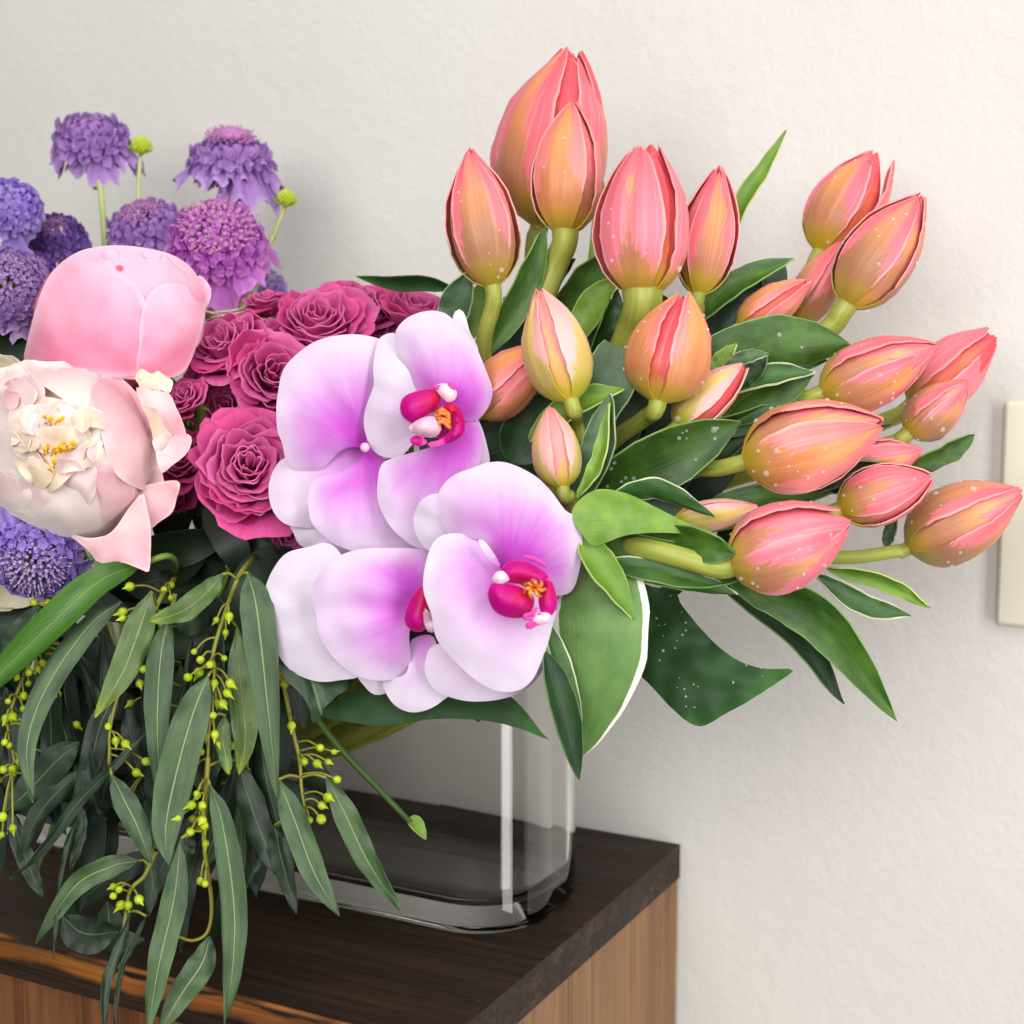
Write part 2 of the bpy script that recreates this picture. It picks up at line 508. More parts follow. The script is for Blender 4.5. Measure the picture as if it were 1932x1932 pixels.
M['filler'] = m_leaf('shaded_leaf', c(12, 28, 14), c(22, 46, 22), 5, rough=0.5, tr=0.03)  # bouquet's inner shade put into a near-black leaf colour
M['filler_e'] = m_leaf('shaded_eucalyptus_leaf', c(14, 28, 18), c(26, 44, 28), 6, mid=c(70, 92, 60), rough=0.55, tr=0.03)  # shaded copy of eucalyptus_leaf, the shade put into its colour
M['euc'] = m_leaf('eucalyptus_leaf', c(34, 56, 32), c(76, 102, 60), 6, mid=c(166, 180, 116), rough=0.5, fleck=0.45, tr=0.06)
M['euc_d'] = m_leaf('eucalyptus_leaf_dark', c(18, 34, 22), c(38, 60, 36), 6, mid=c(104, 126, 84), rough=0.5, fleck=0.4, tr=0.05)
M['euc_t'] = m_leaf('eucalyptus_leaf_tipped', c(62, 86, 46), c(96, 120, 60), 6, mid=c(160, 168, 86), rough=0.45, fleck=0.8, tip=c(128, 150, 36), tr=0.06)
M['euc_y'] = m_leaf('young_leaf', c(36, 78, 16), c(72, 118, 30), 6, mid=c(130, 160, 66), rough=0.4)
M['twig'] = m_stem('eucalyptus_twig', c(146, 124, 44), c(132, 148, 50))
M['pod'] = m_plain('seed_pod', c(146, 166, 20), c(186, 204, 46), 0.4, 500, tr=0.1)
M['orc'] = m_orchid('orchid_petal', c(236, 217, 239), c(218, 90, 220), 0.16, 0.98)
M['orc_s'] = m_orchid('orchid_sepal', c(240, 227, 243), c(222, 134, 226), 0.05, 0.86, 0.95)
M['orc_w'] = m_orchid('orchid_white_sepal', c(240, 230, 243), c(228, 188, 234), 0.0, 0.7, 0.7)
M['lip'] = m_lip()
M['column'] = m_plain('orchid_column', c(246, 222, 232), c(240, 190, 214), 0.4, 200, tr=0.2)
M['callus'] = m_plain('orchid_callus', c(230, 150, 50), c(176, 26, 40), 0.4, 700)
M['peony_p'] = m_patch('peony_bud_petal', c(246, 150, 182), c(251, 194, 216), c(252, 208, 224), 0.15, 0.95, 0.25, 0.1)
M['peony_r'] = m_plain('peony_bud_heart', c(206, 70, 90), c(230, 120, 140), 0.6, 60)
M['peony_w'] = m_patch('peony_petal', c(252, 242, 236), c(250, 226, 226), c(254, 248, 244))
M['peony_k'] = m_patch('peony_petal_pink', c(251, 222, 222), c(247, 196, 206), c(253, 232, 232))
M['peony_c'] = m_patch('peony_petal_cream', c(250, 234, 206), c(248, 230, 216), c(252, 242, 232))
M['stamen'] = m_plain('stamen', c(246, 190, 20), c(236, 160, 10), 0.5, 400)
M['rose'] = m_petal_uv('rose_petal', c(198, 40, 116), c(214, 82, 153), c(234, 134, 190), 0.32, 0.6, 26, c(180, 44, 112))
M['rose_b'] = m_petal_uv('rose_outer_petal', c(218, 30, 112), c(216, 78, 150), c(236, 102, 168), 0.32, 0.6, 26, c(186, 42, 108))
M['scab_v'] = m_petal_uv('scabiosa_violet_petal', c(156, 108, 184), c(188, 148, 214), c(216, 188, 232), 0.36, 0.6, 14, c(124, 74, 154))
M['scab_m'] = m_petal_uv('scabiosa_magenta_petal', c(186, 92, 196), c(214, 134, 220), c(230, 176, 234), 0.36, 0.6, 14, c(164, 70, 180))
M['scab_l'] = m_petal_uv('scabiosa_lilac_petal', c(164, 126, 200), c(196, 164, 222), c(216, 194, 232), 0.3, 0.6, 14, c(146, 110, 186))
M['scab_b'] = m_petal_uv('scabiosa_blue_petal', c(150, 118, 206), c(178, 152, 226), c(206, 190, 236), 0.36, 0.6, 14, c(108, 84, 186))
M['scab_d'] = m_petal_uv('scabiosa_dark_petal', c(100, 68, 146), c(134, 98, 178), c(164, 128, 198), 0.3, 0.6, 14, c(130, 66, 134))
M['cush_p'] = m_plain('scabiosa_pink_cushion', c(216, 150, 192), c(186, 120, 180), 0.6, 500, tr=0.2)
M['cush_l'] = m_plain('scabiosa_pale_cushion', c(200, 176, 204), c(154, 122, 176), 0.6, 500, tr=0.2)
M['bud'] = m_plain('scabiosa_bud', c(166, 190, 44), c(190, 206, 70), 0.5, 400, bump=0.5)
M['gstem'] = m_stem('dark_green_stem', c(48, 76, 26), c(78, 104, 40))
M['pstem'] = m_stem('pale_stem', c(196, 204, 140), c(176, 190, 120))
M['cream'] = m_petal_uv('cream_petal', c(226, 220, 180), c(236, 228, 206), c(240, 226, 220), 0.25)
M['sepal'] = m_leaf('green_sepal', c(96, 112, 44), c(134, 146, 66), 10)


# ------------------------------------------------------------------ setting: wall, wooden box, switch plate, vase
TH = R_(-27.6)
XA = Vector((math.cos(TH), math.sin(TH), 0))       # along the box front, towards the right
YA = Vector((-math.sin(TH), math.cos(TH), 0))      # from the box front to the wall
K = ground(1283, 1593)                              # back right corner of the box top
BD = 0.288
WALL0 = K + YA * 0.004


def box_data(x0, x1, y0, y1, z0, z1, bev=0.0):
    if not bev:
        v = [(x, y, z) for z in (z0, z1) for y in (y0, y1) for x in (x0, x1)]
        f = [(0, 2, 3, 1), (4, 5, 7, 6), (0, 1, 5, 4), (2, 6, 7, 3), (0, 4, 6, 2), (1, 3, 7, 5)]
        return v, f
    import bmesh
    bm = bmesh.new()
    vs = [bm.verts.new((x, y, z)) for z in (z0, z1) for y in (y0, y1) for x in (x0, x1)]
    for f in [(0, 2, 3, 1), (4, 5, 7, 6), (0, 1, 5, 4), (2, 6, 7, 3), (0, 4, 6, 2), (1, 3, 7, 5)]:
        bm.faces.new([vs[i] for i in f])
    bmesh.ops.bevel(bm, geom=list(bm.edges), offset=bev, segments=2, affect='EDGES', profile=0.6)
    bm.verts.index_update()
    v = [tuple(q.co) for q in bm.verts]; f = [tuple(q.index for q in p.verts) for p in bm.faces]
    bm.free()
    return v, f


def local_mesh(name, v, f, m, parent, smooth=False, **k):
    me = bpy.data.meshes.new(name); me.from_pydata(v, [], f); me.materials.append(m)
    if smooth: me.polygons.foreach_set('use_smooth', [True] * len(me.polygons))
    o = bpy.data.objects.new(name, me); COL.objects.link(o)
    if parent: o.parent = parent
    return o


v, f = box_data(-1.9, 0.9, 0.0, 0.08, -0.75, 1.1)
wl = local_mesh('wall', v, f, M['wall'], None)
wl.location = WALL0; wl.rotation_euler = (0, 0, TH)
tag(wl, 'off-white wall with fine orange-peel plaster behind the flowers', 'wall', kind='structure')

bx = thing('wooden_box', K, 'dark stained wooden box with orange brown sides standing against the wall', 'box')
bx.rotation_euler = (0, 0, TH)
# top board with an uneven worn front arris
import bmesh
bm = bmesh.new()
nx = 90
rows = []
for i in range(nx + 1):
    x = -1.3 * (1 - i / nx)
    wv = noise.noise(Vector((x * 22, 0.3, 0))) * 0.0012 + noise.noise(Vector((x * 70, 4.3, 0))) * 0.0006
    ch = 0.0022 + 0.0012 * noise.noise(Vector((x * 9, 9.1, 0)))
    prof = [(0, 0), (0, -0.0208), (-BD + 0.001, -0.0208), (-BD + wv * 0.5, -0.0195), (-BD + wv, -ch), (-BD + ch + wv, 0.0)]
    rows.append([bm.verts.new((x, y, z)) for y, z in prof])
for i in range(nx):
    for k in range(6):
        bm.faces.new((rows[i][k], rows[i][(k + 1) % 6], rows[i + 1][(k + 1) % 6], rows[i + 1][k]))
bm.faces.new(rows[0]); bm.faces.new(rows[-1][::-1])
bmesh.ops.recalc_face_normals(bm, faces=bm.faces)
bm.verts.index_update()
local_mesh('top_board', [tuple(q.co) for q in bm.verts], [tuple(q.index for q in p.verts) for p in bm.faces], M['top'], bx)
bm.free()
v, f = box_data(-1.298, -0.0222, -BD + 0.0025, -BD + 0.02, -0.62, -0.0212, 0.0006); local_mesh('front_panel', v, f, M['front'], bx)
v, f = box_data(-0.0218, -0.0008, -BD + 0.0022, -0.001, -0.62, -0.0212, 0.0006); local_mesh('side_panel', v, f, M['side'], bx)

# switch plate on the wall, cut by the right edge of the frame
pc = on_plane(1889, 968, YA, WALL0)
hz = (on_plane(1899, 758, YA, WALL0) - on_plane(1879, 1178, YA, WALL0)).z / 2
sp = thing('switch_plate', pc, 'ivory light switch plate on the wall at the right edge', 'switch plate')
sp.rotation_euler = (0, 0, TH)
v, f = box_data(0.0, 0.116, -0.0055, 0.0, -hz, hz, 0.0026); local_mesh('cover', v, f, M['plate'], sp, True)
for xx in (0.035, 0.081):
    v, f = box_data(xx - 0.005, xx + 0.005, -0.0075, -0.0052, -0.0115, 0.0115, 0.0006); local_mesh('toggle_slot', v, f, M['plate'], sp)
    v, f = box_data(xx - 0.0032, xx + 0.0032, -0.018, -0.007, 0.001, 0.009, 0.001); local_mesh('toggle', v, f, M['plate'], sp)

# vase: thick glass with a rounded rectangular footprint
gA, gB = ground(458, 1685), ground(697, 1729)
front_b = (gA - K).dot(YA) * 0.5 + (gB - K).dot(YA) * 0.5          # distance of its front face from the wall line
VR = 0.042                                                          # corner radius
VW = 0.104                                                          # depth of the vase
# right end: the silhouette at (1079,1740)
right_x = (ground(1081, 1722) - K).dot(XA) - 0.0055
VLEN = 0.40
VH = 0.168
yc = front_b + VW / 2
xc = right_x - VLEN / 2
VC = K + XA * xc + YA * yc
vase = thing('glass_vase', (VC.x, VC.y, 0.0004), 'clear rectangular glass vase with rounded corners holding all the flowers', 'vase')
vase.rotation_euler = (0, 0, TH)


def rr(hx, hy, r, n=14):
    """rounded rectangle; each straight side also gets a point close to its corners, so that the sides stay optically flat"""
    out = []
    for cx_, cy_, a0 in ((hx - r, hy - r, 0), (-hx + r, hy - r, 90), (-hx + r, -hy + r, 180), (hx - r, -hy + r, 270)):
        t0, t1 = R_(a0 + 90), R_(a0)
        k = min(0.0015, (hy - r) * 0.4)
        p = (cx_ + r * math.cos(t1), cy_ + r * math.sin(t1)); out.append((p[0] + math.sin(t1) * k, p[1] - math.cos(t1) * k))
        for i in range(n + 1):
            a = R_(a0 + 90 * i / n); out.append((cx_ + r * math.cos(a), cy_ + r * math.sin(a)))
        p = (cx_ + r * math.cos(t0), cy_ + r * math.sin(t0)); out.append((p[0] - math.sin(t0) * k, p[1] + math.cos(t0) * k))
    return out


def loft(rings, name, m, parent, cap0=True, cap1=True):
    n = len(rings[0]); v = [p for r in rings for p in r]; f = []
    for i in range(len(rings) - 1):
        for k in range(n):
            f.append((i * n + k, i * n + (k + 1) % n, (i + 1) * n + (k + 1) % n, (i + 1) * n + k))
    if cap0: f.append(tuple(range(n - 1, -1, -1)))
    if cap1: f.append(tuple(range((len(rings) - 1) * n, len(rings) * n)))
    return local_mesh(name, v, f, m, parent, True)


hx, hy, GT, GB = VLEN / 2, VW / 2, 0.0048, 0.013
def ring(ins, z, r=None): return [(x, y, z) for x, y in rr(hx - ins, hy - ins, max(0.004, (r or VR) - ins))]
outer = [ring(0.006, 0.0), ring(0.0025, 0.0008), ring(0.0008, 0.003), ring(0, 0.007), ring(0, 0.0082), ring(0, VH - 0.0042), ring(0, VH - 0.003), ring(0.001, VH - 0.0005), ring(0.0022, VH),
         ring(GT - 0.0012, VH - 0.0005), ring(GT, VH - 0.003), ring(GT, VH - 0.0042), ring(GT, GB + 0.0112), ring(GT, GB + 0.010), ring(GT + 0.0014, GB + 0.004), ring(GT + 0.006, GB + 0.0008), ring(GT + 0.014, GB)]
vg = loft(outer, 'glass_wall', M['glass'], vase)

def in_vase(fx, fy, z):
    """a point inside the vase: fx, fy in -1..1"""
    return VC + XA * (fx * (hx - 0.012)) + YA * (fy * (hy - 0.012)) + Vector((0, 0, z))


# ------------------------------------------------------------------ builders for plants
def drops_on(parent, pts, rmin=0.0006, rmax=0.0013, name='water_drops'):
    j = Join()
    for p, n in pts:
        r = random.uniform(rmin, rmax) * (1.6 if random.random() < 0.12 else 1)
        j.add(*ball_data(p + n * r * 0.35, r, n, 0.62, 8, 6))
    return j.build(name, M['drop'], parent, kind='stuff')


def to_cam(p): return (CAMP - p).normalized()


def ribbon_fn(pts, width, roll=0.0, twist=0.0, arch=0.25, prof='lance', ruffle=0.0, curl=0.0):
    C = crom([P(*p) for p in pts], 40)
    dm = sum(p[2] for p in pts) / len(pts)
    W = width * dm / F / 2
    n = len(C) - 1
    sd = random.uniform(0, 50)
    profs = {'lance': ([0, .06, .2, .4, .6, .8, .92, 1], [.1, .4, .8, 1, .95, .62, .3, .015]),
             'strap': ([0, .1, .3, .6, .8, .92, 1], [.62, .78, .95, 1, .74, .4, .02]),
             'broad': ([0, .06, .2, .4, .6, .8, .93, 1], [.12, .5, .88, 1, .92, .62, .3, .02]),
             'euc': ([0, .05, .15, .35, .6, .8, .93, 1], [.06, .22, .62, .97, .95, .66, .3, .02]),
             'cut': ([0, .1, .5, .9, 1], [.7, .9, 1, .95, .8])}
    px_, py_ = profs[prof]
    base_s = None

    def fn(u, v):
        t = v * n; i = min(int(t), n - 1); q = C[i].lerp(C[i + 1], t - i)
        T = (C[min(i + 2, n)] - C[max(i - 1, 0)]).normalized()
        vd = to_cam(q)
        S0 = T.cross(vd).normalized(); N0 = S0.cross(T)
        ph = R_(roll + twist * (v - 0.5)); k = 1 / max(0.45, abs(math.cos(ph)))
        S = S0 * math.cos(ph) + N0 * math.sin(ph); N = N0 * math.cos(ph) - S0 * math.sin(ph)
        w = W * interp(v, px_, py_) * k
        uu = u * 2 - 1
        wav = 1 + 0.06 * noise.noise(Vector((v * 4.0, sd, 3 if uu > 0 else 7)))
        z = arch * w * (uu * uu) + ruffle * noise.noise(Vector((v * 7 + sd, uu * 1.3, sd))) * abs(uu)
        if curl: z += curl * w * max(0, abs(uu) - 0.7) * 3
        return q + S * (w * uu * wav) + N * z
    return fn


def ribbon(name, parent, pts, width, m, nu=8, nv=22, thick=0.0005, label=None, drops=0, **k):
    fn = ribbon_fn(pts, width, **k)
    vs, uv, fs = grid_data(fn, nu, nv)
    o = mesh(name, vs, fs, m, parent, uv=uv, thick=thick, label=label)
    if drops:
        pp = []
        for _ in range(drops):
            u, v = random.uniform(.08, .92), random.uniform(.05, .92)
            p = fn(u, v); nrm = (fn(min(1, u + .03), v) - p).cross(fn(u, min(1, v + .03)) - p).normalized()
            if nrm.dot(to_cam(p)) < 0: nrm = -nrm
            pp.append((p + nrm * thick / 2, nrm))
        drops_on(o if parent is None else parent, pp, 0.0005, 0.0011)
    return o


def stem(parent, pts, r0, r1, m, name='stem', n=26):
    C = crom(pts, n)
    vs, fs, uv = tube_data(C, [r0 + (r1 - r0) * i / n for i in range(n + 1)], 10)
    return mesh(name, vs, fs, m, parent, uv=uv)


def cup_petals(parent, base, tip, R, roll, petals, prof_r, prof_w, seed=0, name='petal', thick=0.0006, flat=0.05, groove=0.03, fold=0.0, nu=12, nv=18, sub=0):
    """petals closing round the axis base-tip. petals: (angle, radius factor, length factor, opening, material, width factor)"""
    A = (tip - base); L = A.length; A.normalize()
    vd = to_cam(base.lerp(tip, .5))
    X = (vd - A * vd.dot(A)).normalized(); Y = A.cross(X)
    fns = []
    for k, pt_ in enumerate(petals):
        ang, rf, lf, op, m, wf = pt_[:6]; fl_ = pt_[6] if len(pt_) > 6 else flat
        th0 = R_(ang + roll); sd = seed * 7.3 + k * 3.1
        jl = 1 + 0.0 * sd

        def fn(u, v, fl_=fl_, th0=th0, rf=rf, lf=lf, op=op, wf=wf, sd=sd):
            uu = u * 2 - 1
            r = R * rf * interp(v, *prof_r)
            half = R * wf * interp(v, *prof_w)
            a = min(half / max(r, 1e-5), 1.45)
            skew = 0.10 * math.sin(sd) * v
            th = th0 + uu * a + skew
            r2 = r * (1 + fl_ * abs(uu) ** 3) - groove * R * math.exp(-(uu / 0.13) ** 2) * math.sin(math.pi * min(1, v * 1.02))
            r2 += 0.03 * R * noise.noise(Vector((uu * 1.6 + sd, v * 3.1, sd * .7)))
            r2 += op * R * v ** 2.2 + fold * R * math.sin(uu * 7.5 + sd) * v * (1 - .5 * v)
            edge = abs(uu) ** 6
            r2 += 0.05 * R * edge * noise.noise(Vector((v * 8 + sd, 2.2 * (uu > 0), sd))) * math.sin(math.pi * v)
            h = L * lf * v * (1 + 0.0 * uu)
            h += 0.03 * L * noise.noise(Vector((uu * 3.2 + sd, 1.7, sd))) * max(0, v - .72) / .28
            return base + A * h + (X * math.cos(th) + Y * math.sin(th)) * r2
        vs, uv, fs = grid_data(fn, nu, nv)
        mesh(name, vs, fs, m, parent, uv=uv, thick=thick, sub=sub)
        fns.append((fn, th0))
    return fns, (A, X, Y, L)


TPR = ([0, .03, .08, .16, .28, .4, .52, .66, .8, .9, .96, 1], [.18, .40, .60, .82, .97, 1.0, .97, .85, .61, .37, .22, .10])
TPW = ([0, .06, .2, .4, .55, .72, .86, .95, 1], [.2, .5, .88, 1.06, 1.0, .76, .46, .2, .02])
TULIP_PARTS = {}


def tulip(key, base, tip, width, label, roll=0, kind='tulip', stem_pts=(), sw=30, opens=(0, 0, 0), inner_open=0.0, drops=0, wprof=None, inner=None):
    b, t = P(*base), P(*tip)
    R = width * base[2] / F / 2 * 0.97
    o = thing('tulip', b, label, 'tulip', 'pink and orange tulips on the right of the bouquet')
    TULIP_PARTS[key] = o
    mi = M[inner or ('tulip_in_y' if kind == 'tulip_yellow' else 'tulip_pink')]
    sd = abs(hash(key)) % 97 if False else sum(ord(q) for q in key) % 97
    rnd = random.Random(sd)
    pet = []
    for i in range(3):
        pet.append((60 + 120 * i + rnd.uniform(-8, 8), .885, .985 + rnd.uniform(-.04, .03), inner_open + rnd.uniform(0, .05), mi, .86, -.03))
    for i in range(3):
        pet.append((120 * i + rnd.uniform(-8, 8), 1.0 + .02 * (i - 1), 1.0 + rnd.uniform(-.06, .02), opens[i] + rnd.uniform(-.02, .06), M[kind], rnd.uniform(.74, .92)))
    fns, (A, X, Y, L) = cup_petals(o, b, t, R, roll, pet, TPR, TPW, sd, flat=.07, groove=.03, fold=.022, nu=16)
    # receptacle and stem
    sr = sw * base[2] / F / 2
    pts = [b + A * 0.003] + [b - A * 0.004] + [P(*q) if len(q) == 3 and not isinstance(q, Vector) else q for q in stem_pts]
    C = crom(pts, 36)
    rad = [sr * (1.06 - .06 * min(1, i / 5)) for i in range(37)]
    vs, fs, uv = tube_data(C, rad, 12)
    mesh('stem', vs, fs, M['tstem'], o, uv=uv)
    if drops:
        pp = []
        for _ in range(int(drops * 1.7)):
            fn, th0 = fns[random.choice((3, 4, 5))]
            u, v = random.uniform(.1, .9), random.uniform(.05, .85)
            p = fn(u, v); nn = (fn(u + .02, v) - p).cross(fn(u, v + .02) - p).normalized()
            ax = p - (b + A * (p - b).dot(A))
            if nn.dot(ax) < 0: nn = -nn
            if nn.dot(to_cam(p)) < -0.1: continue
            pp.append((p + nn * .0003, nn))
        if pp: drops_on(o, pp, 0.00045, 0.0010)
    return o


# ---- petals cut to a traced outline
def smooth_outline(pts, sub=4):
    n = len(pts); out = []
    for i in range(n):
        a, b, cc, d = (np.array(pts[(i + k - 1) % n], float) for k in range(4))
        for s in range(sub):
            t = s / sub
            out.append(0.5 * ((2 * b) + (cc - a) * t + (2 * a - 5 * b + 4 * cc - d) * t * t + (3 * b - 3 * cc + d - a) * t ** 3))
    return np.array(out)


def patch(name, parent, pts, base, d, m, bulge=0.004, tilt=(0, 0), ruffle=0.0015, spacing=9.0, conv=None, sphere=None, fold=0.0, thick=0.0006, label=None, seed=None, lift=0.0, dish=0.0, pillow=False):
    """a petal whose outline the photograph shows; it is domed by `bulge` metres, tilted, ruffled and given thickness"""
    if conv:
        pts = [conv(*p) for p in pts]; base = conv(*base)
    o2 = smooth_outline(pts)
    # resample
    seg = np.linalg.norm(np.roll(o2, -1, 0) - o2, axis=1); cum = np.concatenate([[0], np.cumsum(seg)]); tot = cum[-1]
    n = max(16, int(tot / spacing)); s = np.arange(n) / n * tot
    cl = np.vstack([o2, o2[:1]])
    ox = np.interp(s, cum, cl[:, 0]); oy = np.interp(s, cum, cl[:, 1]); ol = np.stack([ox, oy], 1)

    def edge_dist(q):
        a = ol[None]; b = np.roll(ol, -1, 0)[None]; ab = b - a
        t = np.clip(((q[:, None] - a) * ab).sum(2) / np.maximum((ab * ab).sum(2), 1e-9), 0, 1)
        return np.linalg.norm(q[:, None] - (a + ab * t[..., None]), axis=2).min(1)
    x0, y0 = ol.min(0); x1, y1 = ol.max(0)
    g = []
    yy = y0; row = 0
    while yy < y1:
        xx = x0 + (spacing / 2 if row % 2 else 0)
        while xx < x1:
            g.append((xx, yy)); xx += spacing
        yy += spacing * 0.866; row += 1
    g = np.array(g)
    # inside test
    ins = np.zeros(len(g), bool)
    j = len(ol) - 1
    for i in range(len(ol)):
        xi, yi = ol[i]; xj, yj = ol[j]
        cr = ((yi > g[:, 1]) != (yj > g[:, 1])) & (g[:, 0] < (xj - xi) * (g[:, 1] - yi) / (yj - yi + 1e-12) + xi)
        ins ^= cr; j = i
    g = g[ins]
    if len(g): g = g[edge_dist(g) > spacing * 0.55]
    allp = np.vstack([ol, g]) if len(g) else ol
    n = len(ol)
    r = delaunay_2d_cdt([Vector(p) for p in allp], [(i, (i + 1) % n) for i in range(n)], [], 1, 1e-5)
    q = np.array([tuple(p) for p in r[0]]); faces = [tuple(f) for f in r[2]]
    e = edge_dist(q); RR = max(e.max(), 1e-6)
    tt = np.clip(e / RR, 0, 1)
    ctr = q.mean(0); bs = np.array(base, float)
    ax = ctr - bs; ax /= (np.linalg.norm(ax) + 1e-9); pe = np.array([-ax[1], ax[0]])
    rel = q - bs; dist = np.linalg.norm(rel, axis=1); reach = dist / dist.max()
    lat = rel @ pe; along = rel @ ax
    ang = np.arctan2(lat, along + 20)
    sd = seed if seed is not None else sum(q[0]) % 91
    dep = np.full(len(q), float(d))
    dep += tilt[0] * (q[:, 0] - ctr[0]) * 1e-5 + tilt[1] * (q[:, 1] - ctr[1]) * 1e-5
    cq = q - ctr; ev, evec = np.linalg.eigh(cq.T @ cq / len(q)); pr = (cq @ evec) / (2.0 * np.sqrt(np.maximum(ev, 1e-6)))
    if pillow: dep -= bulge * (1 - (1 - tt) ** 2)
    else: dep += bulge * 0.9 * ((pr ** 2).sum(1) - 0.5)
    if dish: dep += dish * (reach - 0.5) ** 2
    if sphere is not None:
        sx, sy, sr, zr = sphere
        rr_ = np.clip(((q[:, 0] - sx) ** 2 + (q[:, 1] - sy) ** 2) / sr ** 2, 0, 0.985)
        dep -= zr * np.sqrt(1 - rr_)
    if fold: dep += fold * np.exp(-(lat / (0.10 * dist.max())) ** 2) * np.clip(reach * 2, 0, 1)
    for i in range(len(q)):
        nz = noise.noise(Vector((q[i, 0] / 46 + sd, q[i, 1] / 46, sd)))
        n2 = noise.noise(Vector((q[i, 0] / 17 + sd, q[i, 1] / 17, sd * 2)))
        dep[i] += ruffle * (nz * (0.5 + 0.9 * (1 - tt[i])) + 0.35 * n2 * (1 - tt[i]) ** 2 * min(1, abs(ruffle) / .003))
    vs = [P(q[i, 0], q[i, 1], dep[i]) for i in range(len(q))]
    # faces towards the camera
    fs = []
    for f_ in faces:
        if len(f_) < 3: continue
        a, b, c_ = vs[f_[0]], vs[f_[1]], vs[f_[2]]
        fs.append(f_ if (b - a).cross(c_ - a).dot(CAMP - a) > 0 else f_[::-1])
    uv = np.stack([np.clip(0.5 + lat / (2 * np.abs(lat).max() + 1e-6), 0, 1), reach], 1)
    return mesh(name, vs, fs, m, parent, uv=uv, attrs={'reach': reach, 'angle': ang, 'rim': tt}, thick=thick, label=label)


def axis3(x, up, toward):
    return (RIGHT * x + UP * up - FWD * toward).normalized()


def frame_of(N):
    a = (UP - N * UP.dot(N)); a = a.normalized() if a.length > 0.1 else RIGHT.copy()
    return a, N.cross(a)


# ------------------------------------------------------------------ roses
def rose(x, y, d, rad, axis, label, n=24, seed=0, stem_to=None, squash=1.0, loose=1.0):
    rnd = random.Random(seed)
    N = axis3(*axis); X, Y = frame_of(N); C = P(x, y, d); R = rad * 1.10 * d / F; n = int(n * 1.15)
    o = thing('rose', C - N * R * .6, label, 'rose', 'magenta roses in the middle of the bouquet')
    for i in range(n):
        t = i / (n - 1)
        ri = R * (0.07 + 0.80 * t ** 0.85); hi = R * (0.36 - 0.30 * t ** 1.8) + R * rnd.uniform(-.03, .05)
        th0 = i * 2.3999 + rnd.uniform(-.25, .25)
        span = 1.45 - 0.55 * t + rnd.uniform(-.12, .12)
        curl = (0.03 + 0.20 * t ** 1.3) * rnd.uniform(.3, 1.7); sd = seed * 3.7 + i * 1.9
        pinch = rnd.uniform(.0, .28)
        pw = rnd.uniform(-.5, .5); lean = R * rnd.uniform(-.12, .14) * t

        def fn(u, v):
            uu = u * 2 - 1
            a = th0 + uu * span
            ve = v * (1 - 0.20 * abs(uu) ** 3 - 0.05 * uu * uu)
            rho = ri * (0.25 + 0.72 * math.sin(min(1, ve * 1.05) * math.pi / 2)) * (1 - 0.10 * uu * uu + pinch * 0.25 * math.exp(-((uu - pw) / .25) ** 2) * ve)
            z = -R * 0.55 + (hi + R * 0.55) * ve ** 0.85
            k = max(0.0, ve - 0.70) / 0.30
            rho += curl * R * k ** 1.6
            z -= curl * R * 1.0 * max(0, k - .35) ** 2
            # pointed, folded rims
            z += 0.10 * R * math.exp(-((uu - pw) / .2) ** 2) * k
            wv = noise.noise(Vector((uu * 2.3 + sd, ve * 2.0, sd)))
            w2 = noise.noise(Vector((uu * 6 + sd, ve * 4.0, sd)))
            rho += R * (0.13 * wv + 0.03 * w2) * (0.3 + ve) * (.35 + t)
            z += R * (0.10 * wv * k + 0.035 * w2 * k) + lean * ve
            return C + (X * math.cos(a) + Y * math.sin(a)) * rho + N * z * squash
        vs, uv, fs = grid_data(fn, 14, 12)
        mesh('petal', vs, fs, M['rose_b'] if (t > .55 and rnd.random() < .55) else M['rose'], o, uv=uv, thick=0.0006)
    for i in range(5):
        a = i * 1.2566 + seed
        dr = X * math.cos(a) + Y * math.sin(a)
        def sf(u, v, dr=dr):
            sdv = dr.cross(N)
            return C - N * R * .58 + dr * R * (.12 + .75 * v) + N * R * (.1 * math.sin(v * 3)) + sdv * (u * 2 - 1) * R * .12 * (1 - v) ** .7
        vs, uv, fs = grid_data(sf, 4, 6); mesh('sepal', vs, fs, M['sepal'], o, uv=uv, thick=0.0005)
    e = stem_to or in_vase(random.uniform(-.6, .1), random.uniform(-.4, .5), 0.05)
    stem(o, [C - N * R * .5, C - N * R * 1.2, (C - N * R * 1.6).lerp(e, .4) + Vector((0, 0, -.01)), e], 0.0026, 0.0026, M['dstem'])
    return o


